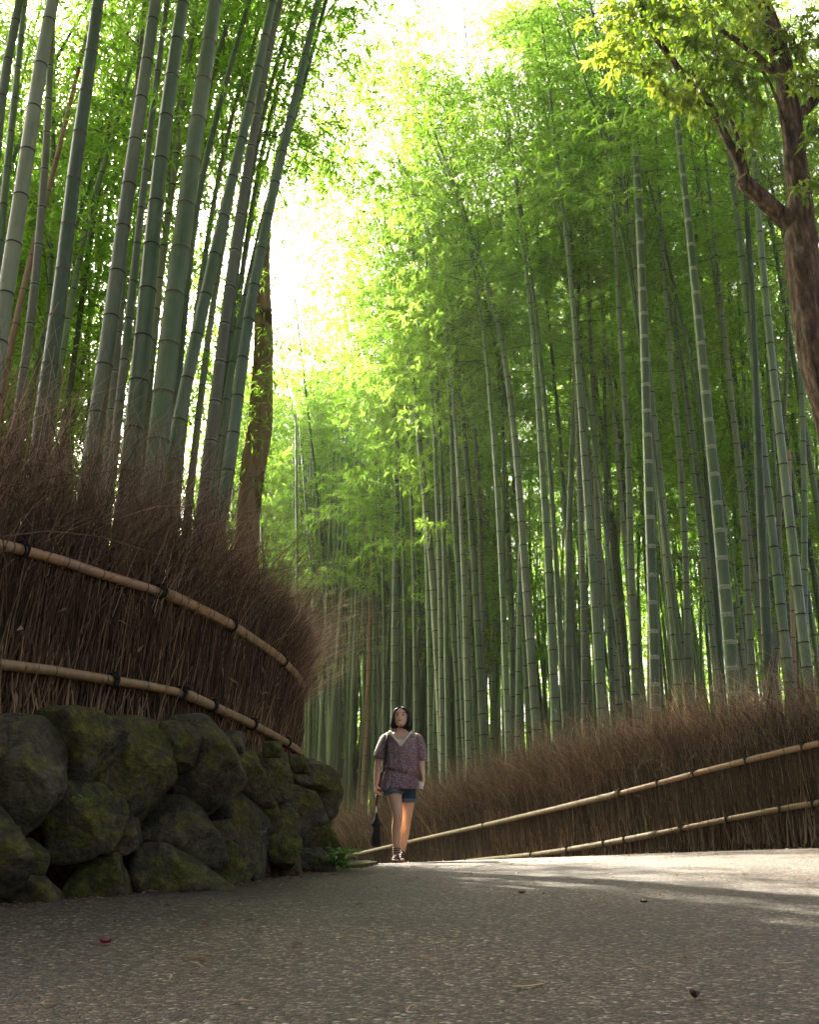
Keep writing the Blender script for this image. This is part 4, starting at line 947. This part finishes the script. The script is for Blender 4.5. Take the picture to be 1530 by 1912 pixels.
# fallen things on the road
def fallen(name, label, px, py, ln, wd, m_, seed, curl):
    r = ray(px, py); t = 1.0
    for _ in range(60): p = r * t; t *= 1 - .5 * (p.z - float(G(p.x, p.y))) / p.z if abs(p.z) > 1e-6 else 1
    lo_, hi_ = .5, 12
    for _ in range(50):
        mid = (lo_ + hi_) / 2; p = r * mid
        if p.z > float(G(p.x, p.y)) + .012: lo_ = mid
        else: hi_ = mid
    p = r * lo_; rg = np.random.default_rng(seed); a = rg.uniform(0, 6.28); n_, k_ = 9, 5; V = []
    for i in range(n_):
        u = i / (n_ - 1); w = wd * math.sin(math.pi * min(1, u * .94 + .04)) ** .8
        for j in range(k_):
            v = (j / (k_ - 1) - .5); x = (u - .5) * ln; y = v * w; z = curl * (abs(v) * 2) ** 2 * wd + curl * .6 * ln * (u - .5) ** 2 * 2
            V.append((x * math.cos(a) - y * math.sin(a), x * math.sin(a) + y * math.cos(a), z))
    i = np.arange(n_ - 1)[:, None] * k_ + np.arange(k_ - 1)[None]
    o = newmesh(name, V, np.stack([i, i + 1, i + k_ + 1, i + k_], -1).reshape(-1, 4), m_); o.location = p - Vector((0, 0, .008)); return tag(o, label, 'leaf')
def litter(n_, seed):
    r = np.random.default_rng(seed); P = []
    while len(P) < n_:
        k = r.uniform()
        if k < .40: s = r.uniform(WALLL.s_of(-2.6, 4), WALLL.s_of(-.8, 10.3)); p = WALLL.at(s); t = WALLL.tan(s); o = r.exponential(.10) + .0; x, y = p[0] + t[1] * o, p[1] - t[0] * o
        elif k < .65: s = r.uniform(RFL.s_of(7, 8.7), RFL.s_of(1, 16.5)); p = RFL.at(s); t = RFL.tan(s); o = r.exponential(.22) + .05; x, y = p[0] - t[1] * o, p[1] + t[0] * o
        else: x, y = r.uniform(-2.2, 4.5), r.uniform(2.2, 11)
        if .30 + .4 < 0: continue
        P.append((x, y, float(G(x, y)) + .008))
    P = np.array(P); a = r.uniform(0, 6.28, n_); d = np.stack([np.cos(a), np.sin(a), r.normal(0, .12, n_)], -1)
    V, F, T = leaves(P, d, np.array([0, 0, 1.]) + r.normal(0, .25, (n_, 3)), r.uniform(.03, .09, n_), r.uniform(.007, .016, n_), r.uniform(0, 1, n_), curl=.12)
    o = newmesh('leaf_litter', V, F, M_DRY, attrs={'tint': T}); o['kind'] = 'stuff'
litter(1300, 12)
M_REDL = simple('red_leaf', (.30, .03, .04), .5, .3, 60); M_DKL = simple('dark_leaf', (.03, .02, .014), .7, .3, 60); M_YEL = simple('straw_leaf', (.40, .30, .14), .7, .3, 60)
fallen('fallen_leaf', 'small crimson leaf lying on the near left of the road', 197, 1756, .035, .022, M_REDL, 1, .4)
fallen('fallen_leaf', 'curled blackish leaf lying on the road at lower right', 1298, 1856, .035, .022, M_DKL, 2, .5)
fallen('fallen_leaf', 'straw coloured bamboo leaf lying in the lower middle of the road', 984, 1834, .11, .012, M_YEL, 3, .1)
fallen('fallen_leaf', 'tiny dark leaf scrap far out on the road right of centre', 1203, 1682, .03, .02, M_DKL, 4, .4)
fallen('fallen_leaf', 'small dark leaf scrap on the road below the bright crest patch', 975, 1665, .03, .02, M_DKL, 6, .4)
# ------------------------------------------------------------------ the person
m, n, l = mat('skin'); t = objtex(n, l, 9, 4)
r = ramp(n, [(.3, (.60, .365, .24)), (.7, (.70, .44, .295))]); l.new(t.outputs[0], r.inputs[0])
p = out(n, l, r.outputs[0], .5, spec=.35); p.inputs['Subsurface Weight'].default_value = .03; p.inputs['Subsurface Radius'].default_value = (.01, .004, .002); M_SKIN = m
M_LIP = simple('lips', (.36, .12, .10), .4, .1, 60); M_EYE = simple('eye_dark', (.035, .022, .018), .35, .2, 60)
M_HAIR = simple('black_hair', (.014, .011, .010), .52, .5, 1, .6, .25, vec=(90, 90, 6))
m, n, l = mat('mauve_print_fabric')
v = objtex(n, l, 130, kind='ShaderNodeTexVoronoi'); s_ = N(n, 'ShaderNodeSeparateColor'); l.new(v.outputs['Color'], s_.inputs[0])
r = ramp(n, [(.2, (.155, .088, .100)), (.55, (.25, .16, .178)), (.85, (.40, .31, .32))]); l.new(s_.outputs[0], r.inputs[0])
f = objtex(n, l, 1, 4, vec=(40, 40, 7)); out(n, l, r.outputs[0], .8, f.outputs[0], .5, .01, .15); M_BLOUSE = m
M_LACE = simple('cream_lace', (.68, .62, .50), .8, .18, 120, .5)
M_DENIM = simple('dark_denim', (.030, .055, .085), .8, .35, 70, .4); M_CUFF = simple('faded_denim', (.10, .135, .15), .8, .3, 70, .4)
M_STRAP = simple('brown_leather', (.05, .028, .020), .5, .3, 50); M_BLACK = simple('black_cloth', (.010, .010, .013), .75, .4, 30, .5); M_STEEL = simple('umbrella_metal', (.30, .28, .24), .4, .2, 30, 0, .5)
M_PAPER = simple('white_paper', (.75, .72, .68), .7, .05, 20)
def loft(rings, n=16, wob=None):
    """rings: (centre, half axis u, half axis v)"""
    a = np.linspace(0, 2 * np.pi, n, endpoint=False); V = []
    for k, (c, u, v) in enumerate(rings):
        w = np.ones(n) if wob is None else wob(k, a)
        V.append(np.array(c, float) + (np.cos(a) * w)[:, None] * np.array(u, float) + (np.sin(a) * w)[:, None] * np.array(v, float))
    V = np.concatenate(V); m_ = len(rings); i = np.arange(m_ - 1)[:, None] * n; j = np.arange(n)[None]; k = (j + 1) % n
    return V, [np.stack([i + j, i + k, i + n + k, i + n + j], -1).reshape(-1, 4), np.arange(n)[::-1][None], (np.arange(n) + (m_ - 1) * n)[None]]
def zr(rows, n=24, wob=None):
    """horizontal rings (z, cx, cy, rx, ry)"""
    return loft([((x, y, z), (rx, 0, 0), (0, ry, 0)) for (z, x, y, rx, ry) in rows], n, wob)
def resample(P, rad, k=5):
    P = np.array(P, float); s = np.concatenate([[0], np.cumsum(np.linalg.norm(np.diff(P, axis=0), axis=1))]); ss = np.linspace(0, s[-1], len(P) * k)
    Q = np.stack([np.interp(ss, s, P[:, q]) for q in range(3)], -1); rr = np.interp(ss, s, rad)
    for _ in range(5): Q[1:-1] = .25 * Q[:-2] + .5 * Q[1:-1] + .25 * Q[2:]; rr[1:-1] = .25 * rr[:-2] + .5 * rr[1:-1] + .25 * rr[2:]
    return Q, rr
PD = 10.7
porg = at(740, 1611, PD); porg = Vector((porg.x, PD, float(G(porg.x, PD)) + .004))
person = thing('person', 'walking person with black bob, mauve print blouse and denim shorts, gazing upward', 'person', porg)
body = MB()
def limb_t(P, rad, n=14): Q, rr = resample(P, rad); body.tube(Q, rr, n)
# torso and neck
body.add(*zr([(.68, .035, .03, .10, .08), (.74, .035, .02, .155, .11), (.82, .035, .015, .15, .105), (.92, .04, .005, .125, .09), (1.02, .045, 0, .135, .095), (1.12, .05, -.005, .15, .10),
              (1.20, .05, 0, .155, .092), (1.26, .05, .005, .15, .075), (1.295, .05, .01, .11, .06), (1.315, .05, .012, .065, .052), (1.345, .05, .012, .049, .05), (1.40, .05, .012, .046, .048)]))
limb_t([(-.08, .01, 1.255), (-.135, .015, 1.235), (-.195, .03, 1.004), (-.212, .0, .775)], [.055, .05, .038, .026])
limb_t([(.18, .01, 1.255), (.235, .015, 1.235), (.262, .05, 1.004), (.275, -.15, .862)], [.055, .05, .038, .026])
limb_t([(-.035, .0, .76), (-.02, -.05, .64), (.012, -.10, .478), (.018, -.085, .44), (-.002, -.03, .32), (.003, -.01, .09)], [.088, .077, .054, .05, .049, .031])
limb_t([(.11, .03, .76), (.115, .04, .60), (.105, .055, .43), (.10, .10, .38), (.085, .22, .28), (.06, .36, .13)], [.088, .077, .053, .049, .049, .031])
def foot(a, toe, heel):
    a, toe, heel = np.array(a), np.array(toe), np.array(heel); d = toe - heel; L_ = np.linalg.norm(d); d /= L_; u = np.array([1., 0, 0]); v = np.cross(u, d)
    body.add(*loft([(heel + d * L_ * f + v * sg * h, u * w, v * h) for (f, w, h, sg) in [(0, .022, .022, 1), (.12, .031, .032, 1), (.35, .032, .034, 1), (.6, .041, .024, 1), (.82, .044, .016, 1), (.95, .036, .011, 1), (1, .02, .007, 1)]], 14))
    body.tube([a, heel + d * .06 + np.array([0, 0, .03])], [.033, .036], 12)
    for k in range(5):
        c = toe + u * (-.030 + .015 * k) - d * (.004 + .006 * abs(k - 1)) + np.array([0, 0, .010]); body.tube([c - d * .02, c + d * .012], [.008, .006], 8)
foot((.003, -.01, .09), (-.004, -.185, .012), (.004, .035, .012)); foot((.06, .36, .13), (.05, .20, .012), (.06, .395, .095))
def hand(wr, d, nrm, curl, thumb_side, grip=0):
    """wrist, direction of the palm, palm normal, finger curl"""
    wr, d, nrm = np.array(wr), unit(np.array(d, float)), unit(np.array(nrm, float)); lt = unit(np.cross(d, nrm)) * thumb_side; nrm = unit(np.cross(lt, d)) * np.sign(np.dot(np.cross(lt, d), nrm))
    body.add(*loft([(wr + d * x, lt * w, nrm * h) for (x, w, h) in [(-.01, .026, .021), (.015, .028, .019), (.045, .036, .017), (.075, .039, .015), (.088, .034, .011)]], 14))
    for k, (o, L_) in enumerate([(.029, .066), (.010, .075), (-.010, .070), (-.028, .054)]):
        p = wr + d * (.080 - .006 * abs(k - 1)) + lt * o; dd = d.copy(); pts = [p]
        for f, c in ((.45, curl * .8), (.31, curl * 1.1), (.24, curl * .8)):
            c = c * (1 + .08 * k); dd = unit(dd * math.cos(c) + nrm * math.sin(c)); p = p + dd * L_ * f; pts.append(p)
        body.tube(pts, [.0088, .0082, .0074, .006], 8)
    p = wr + d * .022 + lt * .026; td = unit(d * .62 + lt * .62 + nrm * (.35 + grip * .6)); p2 = p + td * .034; td2 = unit(td + d * .3 + nrm * grip * 1.1 - lt * .25); p3 = p2 + td2 * .03; p4 = p3 + unit(td2 + nrm * grip - lt * .4 * grip) * .024
    body.tube([p - td * .012, p2, p3, p4], [.013, .0105, .009, .0065], 8)
hand((-.212, .0, .775), (-.02, -.05, -1), (1, -.1, 0), .95, -1, 1)
hand((.275, -.15, .862), (.12, -.42, -.9), (-.9, .15, 0), .38, 1, .1)
# head, built upright then tipped back and turned
HC = Vector((.05, .0, 1.452)); HM = Matrix.Translation(HC) @ Matrix.Rotation(R(-9), 4, 'Z') @ Matrix.Rotation(R(-16), 4, 'X')
def hx(V): return np.array([HM @ Vector(v) for v in V])
hp = [(-.110, .018, .020, -.060), (-.104, .032, .032, -.055), (-.088, .046, .05, -.042), (-.065, .057, .066, -.028), (-.035, .066, .080, -.012), (0, .0715, .088, 0), (.03, .0735, .092, .004), (.06, .070, .088, .006), (.085, .056, .07, .006), (.103, .032, .042, .006), (.110, .01, .012, .006)]
V, F = zr([(z, 0, y, rx, ry) for (z, rx, ry, y) in hp], 24)
for k in range(len(V)):                                     # eye sockets, cheeks
    x, y, z = V[k]
    if y < 0: V[k][1] += .006 * math.exp(-((abs(x) - .031) / .016) ** 2 - ((z - .004) / .014) ** 2) - .004 * math.exp(-((abs(x) - .04) / .02) ** 2 - ((z + .03) / .02) ** 2)
body.add(hx(V), F)
for P, rad in (([(0, -.086, .006), (0, -.094, -.015), (0, -.103, -.030), (0, -.094, -.038)], [.006, .0075, .010, .007]), ([(-.010, -.09, -.034), (.010, -.09, -.034)], [.007, .007]),
               ([(-.018, -.076, -.060), (0, -.086, -.058), (.018, -.076, -.060)], [.004, .006, .004]), ([(-.014, -.074, -.069), (0, -.083, -.069), (.014, -.074, -.069)], [.004, .006, .004]),
               ([(0, -.066, -.098), (0, -.076, -.092)], [.012, .012])):
    V, F = tube(np.array(P), rad, 10); body.add(hx(V), F)
for sx_ in (-1, 1):
    V, F = zr([(-.03, sx_ * .069, .01, .006, .010), (-.01, sx_ * .074, .012, .009, .016), (.012, sx_ * .076, .014, .009, .019), (.026, sx_ * .072, .012, .005, .010)], 10); body.add(hx(V), F)
tmp = body.build('body', M_SKIN)
rm = tmp.modifiers.new('r', 'REMESH'); rm.mode = 'VOXEL'; rm.voxel_size = .0044; rm.use_smooth_shade = True
sm = tmp.modifiers.new('s', 'SMOOTH'); sm.factor = .5; sm.iterations = 3
bpy.context.view_layer.update()
me = bpy.data.meshes.new_from_object(tmp.evaluated_get(bpy.context.evaluated_depsgraph_get())); me.name = 'body'
old = tmp.data; bpy.data.objects.remove(tmp); bpy.data.meshes.remove(old)
bodyo = bpy.data.objects.new('body', me); COL.objects.link(bodyo); bodyo.parent = person
me.materials.clear()
for q in (M_SKIN, M_LIP, M_EYE): me.materials.append(q)
HI = HM.inverted()
for pl in me.polygons:
    c = pl.center
    if c.z < 1.3: continue
    q = HI @ c
    if q.y > -.045: continue
    if (q.x / .022) ** 2 + ((q.z + .064) / .009) ** 2 < 1: pl.material_index = 1
    elif ((abs(q.x) - .031) / .016) ** 2 + ((q.z - .004 - .12 * (abs(q.x) - .031)) / .0064) ** 2 < 1: pl.material_index = 2
    elif ((abs(q.x) - .033) / .020) ** 2 + ((q.z - .027 + 3 * (abs(q.x) - .033) ** 2) / .0045) ** 2 < 1: pl.material_index = 2
# hair: bob with a side parting
zs = [(-.112, .086, .075), (-.106, .098, .092), (-.09, .106, .106), (-.05, .105, .113), (0, .099, .114), (.04, .094, .112), (.075, .083, .10), (.10, .062, .078), (.117, .036, .046), (.124, .01, .012)]
na = 64; V = []
for zi, (z, rx, ry) in enumerate(zs):
    for q in range(na):
        rx, ry = zs[zi][1] * 1.10, zs[zi][2] * 1.04; a = 2 * math.pi * q / na; fa = math.atan2(math.sin(a + math.pi / 2), math.cos(a + math.pi / 2)); fa = ((a - 1.5 * math.pi + math.pi) % (2 * math.pi)) - math.pi
        half = max(0.0, 1.02 - max(0, z - .01) * 10.5 + (.12 if fa < 0 else -.1) * (1 if z > 0 else .3)); open_ = 1 if abs(fa) < half and z < .088 else 0
        sm_ = min(1, max(0, (half - abs(fa)) / .18)) if z < .088 else 0
        w = 1 + .018 * math.sin(q * 5 + zi) + .014 * math.sin(q * 11)
        f = w * (1 - sm_ * .70); V.append((math.cos(a) * rx * f, .018 * (1 if z < .05 else .5) + math.sin(a) * ry * f, z + (.012 * math.sin(q * 3.1) if zi == 0 else 0)))
i = np.arange(len(zs) - 1)[:, None] * na; j = np.arange(na)[None]; k = (j + 1) % na
newmesh('hair', hx(V), [np.stack([i + j, i + k, i + na + k, i + na + j], -1).reshape(-1, 4), np.arange(na)[::-1][None], (np.arange(na) + (len(zs) - 1) * na)[None]], M_HAIR, person)
# blouse
def tilt(V, z0=.89, w=.06, amt=.20):
    V = np.array(V); f = np.exp(-((V[:, 2] - z0) / w) ** 2); V[:, 2] -= amt * (V[:, 0] - .04) * f; return V
rows = [(1.318, .05, .012, .068, .058), (1.308, .05, .01, .10, .068), (1.290, .05, .008, .145, .082), (1.262, .05, .005, .172, .096), (1.215, .05, 0, .182, .112), (1.16, .05, -.004, .184, .124), (1.10, .048, -.006, .186, .128), (1.04, .047, -.004, .187, .124),
        (.985, .046, -.002, .190, .123), (.94, .045, 0, .195, .126), (.912, .045, 0, .193, .126), (.893, .045, 0, .176, .112), (.882, .044, 0, .160, .100)]
rows2 = []
for a, b in zip(rows[:-1], rows[1:]):
    for q in range(3): rows2.append(tuple(np.array(a) * (1 - q / 3) + np.array(b) * q / 3))
rows2.append(rows[-1])
def fold(k, a):
    z = rows2[k][0]; g = min(1, max(0, (1.25 - z) / .3)); return 1 + g * (.022 * np.sin(a * 17 + z * 9) + .026 * np.sin(a * 9 + 1.3 + z * 14)) + (.025 * np.sin(a * 26) if z < .9 else 0)
V, F = zr(rows2, 96, fold); V = tilt(V)
keep = []
for f in F[0]:
    c = V[f].mean(0)
    if c[1] < .01 and abs(c[0] - .04) < max(0, (c[2] - 1.155)) * .78 and c[2] > 1.155: continue
    keep.append(f)
blouse = newmesh('blouse', np.array(V) * [.95, 1, 1] + [.0025, 0, 0], [np.array(keep)], M_BLOUSE, person)
pr_ = [(.886, .044, .160, .100), (.87, .042, .165, .104), (.84, .038, .176, .112), (.80, .035, .188, .122), (.765, .033, .197, .13), (.735, .03, .203, .136), (.715, .03, .205, .138), (.718, .03, .196, .13)]
def fold2(k, a): g = k / 6; return 1 + g * (.045 * np.sin(a * 13 + .5 * k * .3) + .022 * np.sin(a * 22 + 1)) + (1 - min(1, g)) * .02 * np.sin(a * 26)
V, F = zr([(z, x, .0, rx, ry) for z, x, rx, ry in pr_], 96, fold2); V = tilt(V); V[:, 2] -= np.where(V[:, 2] < .78, .10 * np.clip(-(V[:, 0] - .0), 0, .2) * 1.5, 0)
newmesh('peplum', V, [F[0]], M_BLOUSE, person)
def sleeve(P, rad, seed):
    Q, rr = resample(P, rad, 6); A, B = frames(Q); n_ = 40; a = np.linspace(0, 2 * np.pi, n_, endpoint=False)
    w = 1 + .035 * np.sin(a * 11 + seed)[None] * np.linspace(.2, 1, len(Q))[:, None]
    V = (Q[:, None] + (rr[:, None] * w)[..., None] * (np.cos(a)[None, :, None] * A[:, None] + np.sin(a)[None, :, None] * B[:, None])).reshape(-1, 3)
    m_ = len(Q); i = np.arange(m_ - 1)[:, None] * n_; j = np.arange(n_)[None]; k = (j + 1) % n_
    return newmesh('sleeve', V, [np.stack([i + j, i + k, i + n_ + k, i + n_ + j], -1).reshape(-1, 4)], M_BLOUSE, person)
sleeve([(-.075, .01, 1.262), (-.125, .012, 1.235), (-.165, .02, 1.13), (-.188, .028, 1.05), (-.192, .028, 1.025)], [.043, .056, .058, .060, .044], 1)
sleeve([(.175, .01, 1.262), (.225, .012, 1.235), (.255, .022, 1.13), (.268, .04, 1.03), (.268, .04, 1.00)], [.043, .058, .063, .064, .045], 2)
lc = MB(); yv = lambda z: -.118 + max(0, z - 1.15) * .16
for sg in (-1, 1):
    P = [(.04 + sg * (z - 1.150) * .80, -.130 + (z - 1.15) ** 2 * 2.6, z) for z in np.linspace(1.152, 1.306, 9)] + [(.05 + sg * .11, .02, 1.312)]
    lc.tube(*resample(P, [.011] * 10, 2), 8)
lc.build('lace_collar', M_LACE, blouse)
ln_ = MB(); P = [(-.135, -.045, 1.262), (-.172, -.045, 1.20), (-.205, -.035, 1.12), (-.235, -.015, 1.06)]; ln_.tube(*resample(P, [.010, .014, .015, .012], 3), 8); ln_.build('lace_trim', M_LACE, person)
V, F = zr([(1.14, .045, -.004, .12, .112), (1.18, .047, -.003, .14, .112), (1.215, .05, 0, .14, .104)], 48); newmesh('camisole', V, [F[0]], M_LACE, person)
# shorts
sh = MB(); sh.add(*zr([(.69, .035, .015, .09, .08), (.72, .035, .012, .165, .118), (.78, .035, .01, .168, .118), (.86, .037, .005, .15, .105)], 32))
Q, rr = resample([(-.045, .0, .77), (-.04, -.025, .705), (-.033, -.052, .655)], [.095, .094, .092], 4); sh.tube(Q, rr, 28)
Q, rr = resample([(.11, .03, .77), (.115, .035, .68), (.115, .04, .605)], [.093, .09, .088], 4); sh.tube(Q, rr, 28); shorts = sh.build('shorts', M_DENIM, person)
for P in ([(-.0335, -.048, .682), (-.031, -.06, .650)], [(.115, .038, .628), (.115, .0405, .590)]):
    c = MB(); c.tube(*resample(P, [.0955, .0965], 4), 28); c.build('cuff', M_CUFF, shorts)
# sandals
def sandal(a, toe, heel):
    root = MB(); toe, heel, a = np.array(toe), np.array(heel), np.array(a); d = toe - heel; L_ = np.linalg.norm(d); d /= L_; u = np.array([1., 0, 0]); v = np.cross(u, d); v = v if v[2] > 0 else -v
    root.add(*loft([(heel + d * L_ * f - v * .006, u * w, v * .007) for f, w in ((-.06, .02), (0, .033), (.3, .034), (.6, .044), (.9, .043), (1.02, .02))], 14))
    for f, w, h in ((.88, .046, .030), (.72, .045, .042), (.56, .041, .054), (.42, .038, .064)):
        th = np.linspace(0, np.pi, 12); c = heel + d * L_ * f; root.tube(c + np.cos(th)[:, None] * u * w + np.sin(th)[:, None] * v * h, .0055, 6)
    root.tube([heel + d * L_ * .9 + v * .031, heel + d * L_ * .56 + v * .055, a + d * .036 + np.array([0, 0, .01])], .006, 6)
    for h in (0, .022, .042):
        th = np.linspace(0, 2 * np.pi, 17); c = a + np.array([0, 0, h + .01]); root.tube(c + .0365 * (np.cos(th)[:, None] * u + np.sin(th)[:, None] * np.array([0, 1., 0])), .0065, 6)
    root.build('sandal', M_STRAP, person)
sandal((.003, -.01, .085), (-.004, -.185, .012), (.004, .035, .012)); sandal((.06, .36, .125), (.05, .20, .012), (.06, .395, .095))
# bag, umbrella, tissue
bag = thing('shoulder_bag', 'small black shoulder bag behind the hip of the walking person', 'bag', porg + Vector((-.13, .12, .80)))
V, F = zr([(-.10, 0, 0, .075, .035), (-.085, 0, 0, .095, .048), (0, 0, 0, .10, .05), (.09, 0, 0, .09, .042), (.11, 0, 0, .08, .02)], 20); newmesh('pouch', V, F, M_BLACK, bag)
sb2 = MB(); Q, rr = resample([(-.02, .0, .10), (.0, -.13, .12), (.018, -.215, .22), (.025, -.245, .36), (.036, -.205, .46), (.04, -.11, .512), (.03, .0, .47), (.01, .06, .25), (-.01, .02, .10)], [.011] * 9, 4); A, B = frames(Q)
V, F = tube(Q, .011, 8); sb2.add(V, F); sb2.build('strap', M_BLACK, bag)
umb = thing('umbrella', 'black folded umbrella hanging from the hand of the walking person', 'umbrella', porg + Vector((-.205, -.02, .15)))
h_ = MB(); h_.tube([(0, 0, .40), (0, 0, .475), (0, 0, .52)], [.010, .012, .010], 10); h_.build('handle', M_STRAP, umb)
h_ = MB(); h_.tube([(0, 0, .0), (0, 0, .40)], .0045, 8); h_.build('shaft', M_STEEL, umb)
ur = [(.335, .008), (.31, .014), (.275, .026), (.24, .040), (.215, .050), (.20, .038), (.19, .034), (.16, .040), (.11, .044), (.06, .047), (.02, .046), (.0, .03)]
V, F = loft([((.003 * math.sin(k * 1.3), 0, z), (r0, 0, 0), (0, r0 * .75, 0)) for k, (z, r0) in enumerate(ur)], 40, lambda k, a: 1 + .13 * np.sin(a * 8 + k * .25) + .05 * np.sin(a * 3 + k * .4)); newmesh('canopy', V, F, M_BLACK, umb)
pp = MB(); V = np.array([(-.025, 0, -.045), (.02, .008, -.05), (.03, 0, .02), (-.02, -.01, .03)]); V = np.concatenate([V, V + [0, .004, 0]]); pp.add(V, [np.array([[0, 1, 2, 3], [7, 6, 5, 4], [0, 4, 5, 1], [1, 5, 6, 2], [2, 6, 7, 3], [3, 7, 4, 0]])])
o = pp.build('tissue', M_PAPER, None, smooth_=False); o.location = porg + Vector((.255, -.215, .755)); tag(o, 'small white folded tissue held in the free hand of the walking person', 'tissue')

# ------------------------------------------------------------------ air
hz = bmesh.new(); bmesh.ops.create_cube(hz, size=1.0); me = bpy.data.meshes.new('haze'); hz.to_mesh(me); hz.free()
haze = bpy.data.objects.new('haze', me); COL.objects.link(haze); haze.scale = (250, 190, 30); haze.location = (0, 60, 10.5); haze['kind'] = 'stuff'
m = bpy.data.materials.new('haze'); m.use_nodes = True; n, l = m.node_tree.nodes, m.node_tree.links; n.clear()
pv = n.new('ShaderNodeVolumePrincipled'); pv.inputs['Color'].default_value = (.95, .97, .82, 1); pv.inputs['Density'].default_value = .0004; pv.inputs['Anisotropy'].default_value = .6
o = n.new('ShaderNodeOutputMaterial'); l.new(pv.outputs[0], o.inputs['Volume']); me.materials.append(m)
